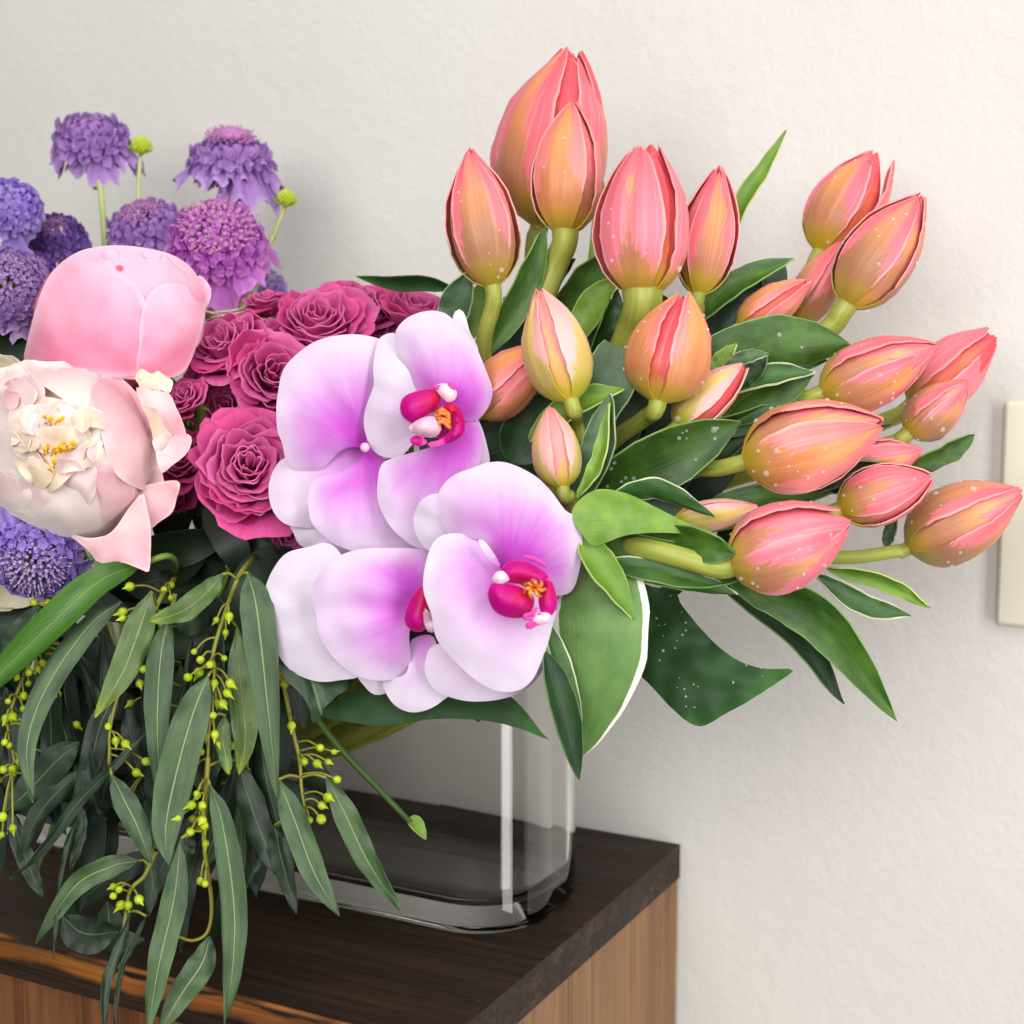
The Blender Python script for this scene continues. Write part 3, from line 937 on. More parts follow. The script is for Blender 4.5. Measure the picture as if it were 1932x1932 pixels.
# ------------------------------------------------------------------ scabiosas
def scabiosa(x, y, d, rad, axis, mat, label, seed=0, cushion='cush_l', cush_r=.5, dome=.6, droop=.35, npet=12, stem_pts=None, florets=46, cap=None, tiers=2):
    rnd = random.Random(seed)
    N = axis3(*axis); X, Y = frame_of(N); C = P(x, y, d); R = rad * d / F
    o = thing('scabiosa', C - N * R * .3, label, 'scabiosa', 'scabiosas at the left of the bouquet')
    for tier in range(tiers):
        for i in range(npet):
            th = 2 * math.pi * (i + .5 * tier) / npet + rnd.uniform(-.12, .12)
            r0, r1 = R * (.30 - .08 * tier), R * (1.0 - .24 * tier) * rnd.uniform(.74, 1.16)
            span = 2 * math.pi / npet * rnd.uniform(.8, 1.15) * .8
            dz = droop * rnd.uniform(.35, 1.35); sd = seed + i * 2.1 + tier * 31; ph = rnd.uniform(0, 6)
            z0 = R * (.14 + .2 * tier)

            def fn(u, v):
                uu = u * 2 - 1
                vv = v * (1 - .10 * abs(math.sin(uu * 4.7 + .6)) * v - .1 * uu * uu)
                rho = r0 + (r1 - r0) * vv
                wdt = span * (.35 + .75 * vv)
                z = z0 - dz * R * vv ** 1.6 + R * .10 * math.sin(uu * 5.5 + ph) * vv + R * .09 * noise.noise(Vector((uu * 2 + sd, v * 2.5, sd)))
                a = th + uu * wdt
                return C + (X * math.cos(a) + Y * math.sin(a)) * rho + N * z
            vs, uv, fs = grid_data(fn, 10, 6)
            mesh('petal', vs, fs, M[mat], o, uv=uv, thick=0.0004)
    # inner florets: countless small lobes over the dome
    j = Join()
    for i in range(florets):
        ph = math.acos(1 - (i + .5) / florets * (1 - math.cos(1.45))); th = i * 2.3999
        nn = (N * math.cos(ph) + (X * math.cos(th) + Y * math.sin(th)) * math.sin(ph)).normalized()
        p = C + (X * math.cos(th) + Y * math.sin(th)) * math.sin(ph) * R * .74 + N * math.cos(ph) * R * dome
        b1 = nn.orthogonal().normalized(); b2 = nn.cross(b1); rot = rnd.uniform(0, 6)
        fr = R * .21 * rnd.uniform(.8, 1.25) * (1 - .45 * math.cos(ph) * (cush_r > .3))
        for k in range(5):
            a = rot + k * 1.2566; lf = rnd.uniform(.8, 1.5) if ph > .9 else 1
            q = lambda r_, da, h: p + (b1 * math.cos(a + da) + b2 * math.sin(a + da)) * fr * r_ * lf + nn * fr * h
            vs = [q(.12, 0, 0), q(.75, -.5, .25), q(1.15, -.22, .34), q(1.2, .2, .3), q(.75, .5, .25), q(.7, 0, .02)]
            j.add(vs, [(0, 1, 5), (1, 2, 5), (2, 3, 5), (3, 4, 5), (4, 0, 5)], [(.5, 0), (.1, .6), (.3, .97), (.7, .97), (.9, .6), (.5, .5)])
    j.build('florets', M[mat], o, kind='stuff')
    # pincushion of tiny buds and filaments
    j = Join()
    nc = 90
    cr = R * cush_r
    for i in range(nc):
        ph = math.acos(1 - (i + .5) / nc * .75); th = i * 2.3999 + 1
        nn = (N * math.cos(ph) + (X * math.cos(th) + Y * math.sin(th)) * math.sin(ph)).normalized()
        p = C + (X * math.cos(th) + Y * math.sin(th)) * math.sin(ph) * cr + N * (R * dome * (1.06 if cap is None else cap) + (math.cos(ph) - 1) * cr * .5)
        j.add(*ball_data(p, cr * .062 * rnd.uniform(.8, 1.3), nn, 1.3, 6, 4))
        tip = p + nn * cr * .2 + Vector((rnd.uniform(-1, 1), rnd.uniform(-1, 1), rnd.uniform(-1, 1))) * cr * .08
        vs, fs, uv = tube_data([p, tip], cr * .018, 4); j.add(vs, fs, uv)
        j.add(*ball_data(tip, cr * .036, nn, 1.2, 5, 4))
    if cap is not None:
        vs, fs = ball_data(C + N * R * dome * cap * .9, cr * .8, N, .4, 10, 6); j.add(vs, fs)
    j.build('pincushion', M[cushion], o, kind='stuff')
    # green bracts and stem
    for i in range(7):
        a = i * .9
        dr = X * math.cos(a) + Y * math.sin(a); sd_ = dr.cross(N)
        def bf(u, v): return C - N * R * .02 + dr * R * (.08 + .5 * v) - N * R * .12 * math.sin(v * 2.5) + sd_ * (u * 2 - 1) * R * .1 * (1 - v)
        vs, uv, fs = grid_data(bf, 2, 5); mesh('bract', vs, fs, M['sepal'], o, uv=uv, thick=0.0004)
    e = in_vase(random.uniform(-.9, -.2), random.uniform(-.3, .6), 0.06)
    pts = [C - N * R * .02, C - N * R * .35] + ([P(*q) for q in stem_pts] if stem_pts else [(C - N * R).lerp(e, .5)]) + [e]
    stem(o, pts, 0.0016, 0.0019, M['pstem'])
    return o


# ------------------------------------------------------------------ eucalyptus sprigs
Z1 = lambda x, y: (x / 3.333, 1014 + y / 3.333)
Z2 = lambda x, y: (x / 2.857, 1449 + y / 2.857)
Z3C = lambda x, y: (338 + x / 2.667, 1111 + y / 2.667)
Z3 = lambda x, y: (483 + x / 2.381, 560.3 + y / 2.381)
Z4 = lambda x, y: (x / 3.333, 628 + y / 3.333)


def zl(conv, pts, d0, d1):
    n = len(pts) - 1
    return [(*conv(*p), d0 + (d1 - d0) * i / n) for i, p in enumerate(pts)]


def sprig(label, stem_pts, leaves, pods, root=None, d=0.66, tw=0.0008):
    """stem_pts: the twig as (x, y, d); leaves: (points, width, material, roll, arch); pods: (x, y) in the photograph"""
    S = [P(*p) for p in stem_pts]
    o = thing('eucalyptus_sprig', S[0], label, 'eucalyptus', 'seeded eucalyptus sprigs hanging over the box edge')
    pts = ([root] if root is not None else []) + S
    C = crom(pts, 40)
    j = Join()
    vs, fs, uv = tube_data(C, [tw * (1.5 - .7 * i / 40) for i in range(41)], 7); j.add(vs, fs, uv)
    pods3 = []
    for k, (x, y) in enumerate(pods):
        # nearest twig point seen from the camera, the pod hangs out from it
        best = min(C, key=lambda q: (P(x, y, (q - CAMP).dot(FWD)) - q).length)
        dd = (best - CAMP).dot(FWD)
        p = P(x, y, dd - random.uniform(0.000, 0.010))
        up = best + (best - p) * 0.0
        i0 = C.index(best); far = C[max(0, i0 - 2)]
        mid = p.lerp(far, .5) + Vector((0, 0, .002))
        if (p - far).length > 0.004:
            vs, fs, uv = tube_data(crom([far, mid, p], 7), 0.0005, 5); j.add(vs, fs, uv)
        pods3.append((p, (p - far).normalized() if (p - far).length > 1e-4 else Vector((0, 0, -1))))
    # leaf stalks
    for L in leaves:
        q = P(*L[0][0]); best = min(C, key=lambda s: (s - q).length)
        if 0.002 < (best - q).length < 0.017:
            vs, fs, uv = tube_data(crom([best, best.lerp(q, .5) + Vector((0, 0, .0015)), q], 7), 0.0007, 5); j.add(vs, fs, uv)
    j.build('twig', M['twig'], o)
    for L in leaves:
        pts_, wd, mt = L[0], L[1], L[2]
        roll = L[3] if len(L) > 3 else random.uniform(-18, 18); arch = L[4] if len(L) > 4 else random.uniform(-.25, .2)
        ribbon('leaf', o, pts_, wd * .82, M[mt], 6, 28, 0.0005, roll=roll, twist=random.uniform(-45, 45), arch=arch, prof='euc', ruffle=0.0022)
    for k, (p, dr) in enumerate(pods3):
        r = 0.00195 * random.uniform(.75, 1.2)
        j = Join()
        beak = random.random() < .62
        dr = (dr + Vector((random.uniform(-.5, .5), random.uniform(-.5, .3), random.uniform(-.6, .2)))).normalized()
        prof = [(-1.0, .25), (-.75, .72), (-.1, 1.0), (.45, .86), (.75, .55), (1.0, .36), (1.5, .2), (2.0, .03)] if beak else [(-1.0, .25), (-.75, .72), (-.1, 1.0), (.5, .84), (.8, .52), (.84, .3), (.7, .05)]
        a = dr.orthogonal().normalized(); b = dr.cross(a); ns = 9
        vs = []; fs = []
        for (h, rr_) in prof:
            for s in range(ns):
                th = 2 * math.pi * s / ns; vs.append(p + dr * h * r + (a * math.cos(th) + b * math.sin(th)) * r * rr_)
        for i in range(len(prof) - 1):
            for s in range(ns): fs.append((i * ns + s, i * ns + (s + 1) % ns, (i + 1) * ns + (s + 1) % ns, (i + 1) * ns + s))
        mesh('seed_pod', vs, fs, M['pod'], o)
    return o


# ================================================================== the bouquet
MOUTH = lambda fx, fy=0.0: in_vase(fx, fy, VH - 0.012)
def into_vase(fx, fy=0.0, fx2=None, z=0.03):
    """the last stretch of a stem: through the mouth of the vase down into the water"""
    return [MOUTH(fx, fy) + Vector((0, 0, .02)), in_vase(fx * .8 - .16, fy * .8, .098), in_vase(fx2 if fx2 is not None else fx * .8 - .95, fy * .6, z)]


# ------------------------------------------------------------------ tulips
tulip('T1', (1018, 425, .735), (1078, 100, .725), 214, 'tallest and largest tulip, at the very top with a wide tan left side', inner='tulip_in', roll=62, opens=(.02, .06, .0), inner_open=.05,
      stem_pts=[(1008, 470, .735), (990, 700, .745)] + into_vase(.72, .1), sw=36)
tulip('T2', (1066, 443, .700), (1080, 193, .700), 134, 'tulip overlapping the front of the tallest tulip, pointed with a yellow orange stripe', roll=-14, kind='tulip_orange',
      stem_pts=[(1048, 500, .705), (1020, 580, .71), (985, 760, .735)] + into_vase(.70, -.2), sw=50, drops=8)
tulip('T3', (929, 541, .690), (884, 280, .690), 134, 'upright tulip furthest left in the tulip group with feathered tan petals', roll=4, kind='tulip_tan',
      stem_pts=[(928, 585, .692), (912, 650, .70), (905, 800, .73)] + into_vase(.60, -.1), sw=32, drops=6)
tulip('T4', (1212, 560, .675), (1216, 272, .675), 172, 'broad open tulip with ragged tips just right of the tallest tulip', inner='tulip_in', roll=-22, kind='tulip_pink', opens=(.10, .22, .18), inner_open=.12,
      stem_pts=[(1200, 615, .685), (1165, 700, .70), (1090, 850, .73)] + into_vase(.82, -.1), sw=74, drops=12)
tulip('T5', (1316, 556, .705), (1358, 318, .705), 112, 'slim upright tulip tucked behind the right of the broad open one', roll=12, kind='tulip', opens=(0, .08, .10),
      stem_pts=[(1311, 600, .71), (1260, 720, .72), (1150, 880, .745)] + into_vase(.85, .2), sw=30)
tulip('T6', (1548, 478, .735), (1650, 286, .740), 132, 'upper of the two tulips high on the right, with one petal tip splayed out', inner='tulip_in', roll=210, opens=(0, .0, .5), kind='tulip',
      stem_pts=[(1525, 520, .735), (1430, 650, .735), (1230, 860, .75)] + into_vase(.90, .3), sw=34, drops=5)
tulip('T7', (1596, 577, .700), (1738, 368, .695), 138, 'leaning tulip high on the right below the splayed one, dotted with drops', roll=-16, kind='tulip_tan',
      stem_pts=[(1570, 614, .703), (1510, 665, .708), (1430, 720, .715), (1230, 880, .745)] + into_vase(.88, .1), sw=42, drops=12)
tulip('T8', (1500, 612, .725), (1592, 455, .725), 84, 'half hidden tulip behind the leaning drop dotted tulip', roll=60, kind='tulip_tan',
      stem_pts=[(1470, 650, .73), (1380, 740, .735), (1210, 890, .75)] + into_vase(.86, .25), sw=34)
tulip('T8b', (1395, 622, .71), (1524, 530, .705), 78, 'small orange tulip with a red slit, lying just above the broad green leaf', inner='tulip_in', roll=58, kind='tulip_orange',
      stem_pts=[(1350, 665, .715), (1280, 760, .725), (1160, 900, .745)] + into_vase(.84, .2), sw=28)
tulip('T9', (1240, 758, .650), (1290, 556, .650), 160, 'plump orange tulip below the broad open one with a dark opening', inner='tulip_in', roll=52, kind='tulip_orange', opens=(.02, .16, .05), inner_open=.06,
      stem_pts=[(1215, 790, .665), (1140, 850, .69), (1080, 960, .73)] + into_vase(.80, -.3), sw=34, drops=10)
tulip('T10', (1077, 756, .640), (1018, 548, .645), 128, 'pale yellow and pink tulip above the small yellow bud', roll=56, kind='tulip_yellow',
      stem_pts=[(1085, 790, .655), (1070, 900, .69)] + into_vase(.72, -.3), sw=30)
tulip('T11', (1062, 920, .640), (1036, 770, .640), 92, 'smallest yellow tulip bud beside the upper right orchid blossom', roll=66, kind='tulip_yellow',
      stem_pts=[(1077, 940, .645), (1078, 985, .66), (1050, 1100, .70)] + into_vase(.72, -.4), sw=27)
tulip('T12', (898, 782, .672), (1030, 650, .668), 112, 'orange tulip half hidden between an orchid blossom and the pale yellow tulip', roll=-58, kind='tulip_orange',
      stem_pts=[(880, 830, .69), (890, 960, .72)] + into_vase(.62, -.2), sw=30)
tulip('T13', (1276, 806, .665), (1404, 686, .665), 84, 'small yellow tan tulip under the plump orange one with a rosy lip', roll=-24, kind='tulip_yellow', opens=(0, .12, .0),
      stem_pts=[(1240, 830, .675), (1150, 900, .70)] + into_vase(.80, -.1), sw=28, drops=10, inner='tulip_in')
tulip('T14', (1549, 742, .690), (1766, 655, .680), 132, 'feathered pink tulip pointing right above the big lying one', roll=34, kind='tulip',
      stem_pts=[(1500, 760, .695), (1350, 830, .71), (1180, 930, .745)] + into_vase(.92, 0), sw=32, drops=16)
tulip('T15', (1720, 765, .720), (1872, 638, .715), 122, 'open red-throated tulip at the far right behind the feathered pink one', inner='tulip_in', roll=60, opens=(.03, .10, .26), inner_open=.12, kind='tulip_pink',
      stem_pts=[(1680, 790, .72), (1500, 860, .725), (1220, 960, .75)] + into_vase(.94, .2), sw=32)
tulip('T16', (1712, 818, .695), (1826, 722, .690), 94, 'small tan tulip hanging below the red-throated one at the far right', roll=52, kind='tulip_tan',
      stem_pts=[(1688, 834, .697), (1620, 852, .70), (1400, 900, .72), (1200, 980, .75)] + into_vase(.92, .1), sw=30, drops=8)
tulip('T17', (1403, 872, .655), (1662, 800, .645), 168, 'big salmon tulip lying sideways at the middle right, wet with drops', roll=24, kind='tulip_orange', opens=(.02, .05, .0),
      stem_pts=[(1350, 884, .662), (1270, 890, .68), (1170, 950, .72)] + into_vase(.88, -.2), sw=32, drops=22)
tulip('T18', (1590, 885, .692), (1736, 850, .69), 86, 'tulip showing only a pink back behind the big salmon one', roll=10, kind='tulip_pink',
      stem_pts=[(1540, 900, .70), (1350, 950, .72)] + into_vase(.93, .1), sw=28)
tulip('T19', (1582, 962, .670), (1756, 900, .665), 114, 'mid sized pink tulip below the dark leaf, beside the lowest right tulip', roll=-8, kind='tulip',
      stem_pts=[(1530, 975, .68), (1350, 990, .71)] + into_vase(.92, 0), sw=30, drops=14)
tulip('T20', (1714, 1034, .690), (1924, 926, .680), 148, 'rightmost and lowest right tulip on a bare curved stem', roll=62, kind='tulip_tan',
      stem_pts=[(1690, 1040, .69), (1600, 1052, .69), (1440, 1045, .69), (1250, 1040, .72)] + into_vase(.95, -.1), sw=26, drops=14)
tulip('T21', (1376, 1066, .625), (1606, 990, .620), 166, 'large pale pink tulip with a yellow flame, lowest of the lying tulips', roll=30, kind='tulip_pink', opens=(0, .0, .24),
      stem_pts=[(1300, 1056, .628), (1200, 1032, .640), (1100, 1030, .685)] + into_vase(.86, -.4), sw=42, drops=26)
tulip('T22', (1272, 985, .66), (1432, 955, .658), 60, 'yellow tulip almost covered by leaves above the large pale pink one', roll=20, kind='tulip_yellow',
      stem_pts=[(1230, 990, .67), (1150, 1010, .70)] + into_vase(.86, -.2), sw=24)

# ------------------------------------------------------------------ tulip leaves (parts of the tulip whose stem carries them)
def TL(key, pts, width, m='tleaf', **k):
    k.setdefault('ruffle', .0016); k.setdefault('twist', random.uniform(-34, 34))
    return ribbon('leaf', TULIP_PARTS[key], pts, width, M[m], 8, 30, 0.0007, **k)

TL('T5', [(1330, 560, .73), (1398, 392, .73), (1440, 320, .73), (1483, 246, .73)], 30, 'tleaf_l', roll=20, arch=.5, prof='lance')
TL('T3', [(838, 640, .70), (862, 570, .695), (886, 512, .69)], 62, 'tleaf_g', roll=10, arch=.3, prof='broad')
TL('T3', [(905, 680, .705), (985, 545, .70), (1030, 425, .695)], 52, 'tleaf', roll=-25, arch=.5)
TL('T3', [(890, 640, .71), (905, 570, .71), (915, 530, .71)], 44, 'tleaf_l', roll=10, arch=.3)
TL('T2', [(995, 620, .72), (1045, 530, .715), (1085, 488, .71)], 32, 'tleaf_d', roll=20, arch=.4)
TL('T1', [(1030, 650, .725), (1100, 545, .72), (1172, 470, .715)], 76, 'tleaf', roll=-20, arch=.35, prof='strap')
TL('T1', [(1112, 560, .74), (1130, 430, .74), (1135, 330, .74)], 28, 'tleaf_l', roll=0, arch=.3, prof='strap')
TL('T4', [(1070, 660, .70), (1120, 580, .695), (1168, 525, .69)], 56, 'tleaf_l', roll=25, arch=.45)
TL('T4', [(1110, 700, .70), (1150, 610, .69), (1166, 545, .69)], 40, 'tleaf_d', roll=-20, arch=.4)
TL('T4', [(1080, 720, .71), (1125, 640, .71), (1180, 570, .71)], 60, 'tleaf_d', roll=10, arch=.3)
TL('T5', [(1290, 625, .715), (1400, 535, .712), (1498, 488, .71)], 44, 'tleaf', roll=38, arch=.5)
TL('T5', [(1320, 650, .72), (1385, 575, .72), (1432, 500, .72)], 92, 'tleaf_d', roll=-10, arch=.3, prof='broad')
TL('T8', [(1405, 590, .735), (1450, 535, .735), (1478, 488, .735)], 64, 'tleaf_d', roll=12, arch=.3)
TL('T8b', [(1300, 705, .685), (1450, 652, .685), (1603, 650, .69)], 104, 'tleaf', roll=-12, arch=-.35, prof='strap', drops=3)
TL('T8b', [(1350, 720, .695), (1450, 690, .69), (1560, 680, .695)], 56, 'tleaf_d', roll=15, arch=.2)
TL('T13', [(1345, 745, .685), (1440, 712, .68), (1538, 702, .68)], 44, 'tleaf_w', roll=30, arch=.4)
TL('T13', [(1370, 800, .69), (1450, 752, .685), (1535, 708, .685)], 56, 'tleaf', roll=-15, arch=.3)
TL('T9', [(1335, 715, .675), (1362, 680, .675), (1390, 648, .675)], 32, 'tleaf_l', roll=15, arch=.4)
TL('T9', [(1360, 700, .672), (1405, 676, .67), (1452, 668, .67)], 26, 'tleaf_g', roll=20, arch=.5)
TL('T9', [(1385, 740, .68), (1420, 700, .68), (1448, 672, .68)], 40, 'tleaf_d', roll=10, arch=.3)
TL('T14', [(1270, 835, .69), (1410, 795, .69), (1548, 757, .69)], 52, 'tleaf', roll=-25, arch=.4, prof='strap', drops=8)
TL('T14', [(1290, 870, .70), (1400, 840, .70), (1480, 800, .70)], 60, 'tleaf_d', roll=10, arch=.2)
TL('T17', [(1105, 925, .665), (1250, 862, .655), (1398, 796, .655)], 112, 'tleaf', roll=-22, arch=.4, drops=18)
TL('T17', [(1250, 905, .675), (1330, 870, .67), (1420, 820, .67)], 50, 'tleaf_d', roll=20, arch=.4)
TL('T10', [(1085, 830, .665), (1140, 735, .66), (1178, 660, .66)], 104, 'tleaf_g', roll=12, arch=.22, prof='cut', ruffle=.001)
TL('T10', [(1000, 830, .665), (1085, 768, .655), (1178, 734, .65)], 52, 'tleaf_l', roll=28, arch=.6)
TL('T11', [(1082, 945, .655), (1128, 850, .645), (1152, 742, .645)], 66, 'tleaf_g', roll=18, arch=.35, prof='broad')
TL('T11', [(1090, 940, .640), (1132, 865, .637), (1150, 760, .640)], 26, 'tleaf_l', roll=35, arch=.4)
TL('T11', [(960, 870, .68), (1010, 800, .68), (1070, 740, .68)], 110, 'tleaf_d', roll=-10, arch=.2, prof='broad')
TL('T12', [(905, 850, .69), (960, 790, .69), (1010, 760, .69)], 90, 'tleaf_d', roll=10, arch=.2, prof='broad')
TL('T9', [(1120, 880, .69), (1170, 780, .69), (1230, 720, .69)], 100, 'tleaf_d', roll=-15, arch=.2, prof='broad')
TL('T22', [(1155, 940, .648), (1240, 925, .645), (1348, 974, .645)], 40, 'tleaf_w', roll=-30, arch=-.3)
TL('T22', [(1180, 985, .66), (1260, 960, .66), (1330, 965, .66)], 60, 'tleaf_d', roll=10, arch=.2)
patch('leaf', TULIP_PARTS['T22'], [(1078, 972), (1095, 942), (1130, 924), (1180, 931), (1230, 954), (1290, 984), (1346, 1004), (1300, 1007), (1240, 1005), (1180, 1010), (1122, 1030), (1098, 1008)], (1080, 980), .628, M['tleaf_l'], bulge=.004, tilt=(3, -6), ruffle=.0015, spacing=9, thick=.0007)
TL('T21', [(1100, 990, .645), (1240, 1012, .640), (1330, 1030, .622), (1388, 1046, .617)], 66, 'tleaf', roll=-20, arch=.3, prof='strap')
TL('T21', [(1110, 1030, .645), (1250, 1062, .635), (1400, 1092, .635)], 84, 'tleaf', roll=16, arch=.3, prof='strap')
TL('T21', [(1120, 1060, .640), (1270, 1092, .633), (1392, 1120, .633)], 48, 'tleaf_w', roll=-30, arch=-.35)
TL('T21', [(1095, 1005, .630), (1135, 1075, .628), (1197, 1168, .628)], 58, 'tleaf_l', roll=25, arch=.45)
TL('T19', [(1320, 965, .685), (1430, 945, .68), (1570, 930, .68)], 58, 'tleaf', roll=20, arch=.3)
TL('T17', [(1500, 930, .675), (1600, 890, .67), (1694, 878, .67)], 40, 'tleaf_d', roll=-20, arch=.4)
TL('T18', [(1700, 893, .695), (1780, 858, .69), (1838, 820, .69)], 38, 'tleaf', roll=-22, arch=.4, prof='strap')
TL('T20', [(1672, 1032, .70), (1680, 1000, .70), (1690, 968, .70)], 24, 'tleaf_g', roll=10, arch=.3, prof='broad')
TL('T20', [(1540, 1085, .66), (1630, 1143, .655), (1718, 1162, .655)], 42, 'tleaf_w', roll=20, arch=.45)
TL('T20', [(1560, 1070, .67), (1670, 1098, .665), (1755, 1147, .665)], 30, 'tleaf_l', roll=-25, arch=.45)
TL('T19', [(1370, 1090, .655), (1540, 1165, .65), (1692, 1360, .655)], 84, 'tleaf', roll=-14, arch=.3)
TL('T16', [(1360, 1105, .665), (1500, 1200, .66), (1592, 1328, .665)], 50, 'tleaf_d', roll=24, arch=.45)
TL('T15', [(1490, 880, .70), (1570, 850, .70), (1680, 800, .70)], 36, 'tleaf', roll=24, arch=.4)
TL('T15', [(1550, 930, .70), (1620, 905, .70), (1700, 860, .70)], 30, 'tleaf_d', roll=10, arch=.4)

# ------------------------------------------------------------------ hosta leaves and glossy leaves
def leaf_thing(name, label, cat, pts, width, m, group=None, drops=0, **k):
    b = P(*pts[0]); o = thing(name, b, label, cat, group)
    ribbon('blade', o, pts, width, m, 12, 32, 0.0007, drops=drops, **k)
    stem(o, [b] + [b.lerp(MOUTH(.8, -.3), .5) + Vector((0, 0, .01)), in_vase(.6, -.2, .10)], 0.0018, 0.0018, M['dstem'], 'stalk')
    return o

leaf_thing('hosta_leaf', 'broad pale green hosta leaf with a white margin hanging over the vase corner', 'leaf',
           [(1112, 1040, .655), (1130, 1130, .632), (1128, 1270, .632), (1096, 1428, .645)], 184, M['hosta'], roll=-10, arch=-.22, prof='broad', ruffle=.0015)
leaf_thing('hosta_leaf', 'narrow dark folded leaf hanging in front of the white-margined hosta leaf', 'leaf',
           [(1028, 1230, .622), (1062, 1345, .622), (1093, 1472, .63)], 52, M['tleaf_d'], roll=25, arch=.5, prof='lance')
leaf_thing('hosta_leaf', 'narrow white strip of leaf edge left of the broad hosta leaf', 'leaf',
           [(1030, 1170, .636), (1060, 1270, .630), (1098, 1370, .634)], 36, M['tleaf_w'], roll=40, arch=.4, prof='lance')
b = P(1210, 1110, .70); o = thing('glossy_leaf', b, 'large dark green leaf with a curved notch under the tulips, sprinkled with drops', 'leaf')
pd = [(1195, 1105), (1235, 1108), (1275, 1114), (1282, 1135), (1310, 1172), (1355, 1220), (1400, 1250), (1445, 1262), (1497, 1263), (1470, 1285), (1420, 1318), (1370, 1345), (1318, 1371), (1270, 1338), (1225, 1290), (1200, 1262), (1185, 1200)]
pn = patch('blade', o, pd, (1215, 1105), .672, M['glossy'], bulge=.003, tilt=(-8, -5), ruffle=.003, spacing=12)
pp = []
for _ in range(46):
    x_, y_ = random.uniform(1200, 1440), random.uniform(1120, 1350)
    hit, loc, nor, _i = pn.ray_cast(CAMP - origin_of(o), (P(x_, y_, 1) - CAMP).normalized())
    if hit: pp.append((loc + origin_of(o) + nor * .0003, nor if nor.dot(CAMP - loc - origin_of(o)) > 0 else -nor))
if pp: drops_on(o, pp, .00025, .0006)
stem(o, [b, b.lerp(MOUTH(.85, 0), .6), in_vase(.7, 0, .1)], .002, .002, M['dstem'], 'stalk')
leaf_thing('glossy_leaf', 'dark thin leaf silhouetted above the back roses', 'leaf', [(856, 545, .74), (800, 533, .74), (740, 533, .74), (672, 522, .745)], 30, M['glossy'], roll=30, arch=.3, prof='lance')
b = P(640, 1340, .655); o = thing('glossy_leaf', b, 'dark green leaf spanning across the vase under the lowest orchid petals', 'leaf')
patch('blade', o, [(605, 1350), (640, 1322), (690, 1290), (760, 1275), (860, 1290), (940, 1300), (985, 1335), (1022, 1382), (1036, 1396), (985, 1376), (930, 1362), (870, 1356), (800, 1358), (730, 1370), (670, 1364)], (610, 1345), .668, M['glossy'], bulge=.004, tilt=(-2, -12), ruffle=.002, spacing=11)
stem(o, [P(700, 1290, .668), P(760, 1200, .70), MOUTH(.5, -.3), in_vase(.35, -.2, .1)], .0018, .0018, M['dstem'], 'stalk')
b = P(560, 1255, .66); o = thing('glossy_leaf', b, 'toothed dark leaf just under the lower left orchid blossom', 'leaf')
patch('blade', o, [(520, 1240), (545, 1250), (600, 1270), (650, 1275), (655, 1300), (635, 1312), (628, 1322), (612, 1335), (606, 1350), (590, 1366), (584, 1340), (576, 1322), (560, 1302), (545, 1290), (530, 1270)], (575, 1240), .655, M['glossy_m'], bulge=.003, tilt=(6, -10), ruffle=.002, spacing=10, fold=.003)
stem(o, [P(575, 1255, .655), P(600, 1180, .70), MOUTH(.3, -.3), in_vase(.2, -.2, .1)], .0014, .0014, M['dstem'], 'stalk')

# ------------------------------------------------------------------ orchid blossoms
OG = 'pink orchid blossoms at the front of the bouquet'
def orchid(label, ctr, d):
    return thing('orchid_blossom', P(*Z3(*ctr), d), label, 'orchid', OG)
def op(o, name, pts, base, d, m='orc', **k):
    k.setdefault('bulge', .006); k.setdefault('ruffle', .0012); k.setdefault('fold', .0012)
    return patch(name, o, pts, base, d, M[m], conv=Z3, spacing=9, thick=.00045, **k)

# upper left blossom
o = orchid('upper left orchid blossom turned away, with one big lilac petal beside the roses', (490, 670), .665)
op(o, 'petal', [(478, 668), (430, 672), (380, 690), (330, 740), (295, 790), (260, 803), (190, 780), (135, 730), (120, 660), (97, 600), (92, 500), (100, 430), (115, 350), (150, 290), (240, 215), (330, 180), (430, 168), (500, 175), (570, 195), (620, 240), (600, 350), (560, 470), (520, 560)], (492, 672), .656, tilt=(3, 4), bulge=.007)
op(o, 'petal', [(492, 684), (478, 724), (400, 780), (290, 810), (245, 850), (235, 920), (245, 1000), (280, 1050), (340, 1100), (430, 1140), (540, 1160), (680, 1150), (760, 1100), (720, 980), (640, 860), (600, 760), (540, 705)], (492, 672), .654, tilt=(4, -4), bulge=.007)
op(o, 'sepal', [(480, 670), (400, 672), (330, 700), (240, 710), (140, 720), (90, 760), (58, 850), (72, 950), (130, 1018), (230, 1036), (290, 1020), (330, 920), (420, 800), (480, 730)], (492, 672), .664, 'orc_s', tilt=(0, -4))
op(o, 'sepal', [(470, 600), (455, 570), (500, 520), (560, 560), (590, 640), (600, 720), (540, 735), (505, 690)], (492, 672), .664, 'orc', bulge=.003)
op(o, 'sepal', [(160, 1020), (170, 1060), (200, 1115), (300, 1150), (420, 1170), (470, 1150), (400, 1090), (300, 1020)], (480, 1000), .667, 'orc_w', bulge=.003)
vs, fs = ball_data(P(*Z3(489, 676), .651), .0022, None, 1, 8, 6); mesh('column', vs, fs, M['column'], o)
stem(o, [P(*Z3(492, 672), .668), P(830, 830, .70), MOUTH(.45, -.2), in_vase(.3, -.2, .09)], .0018, .002, M['dstem'])

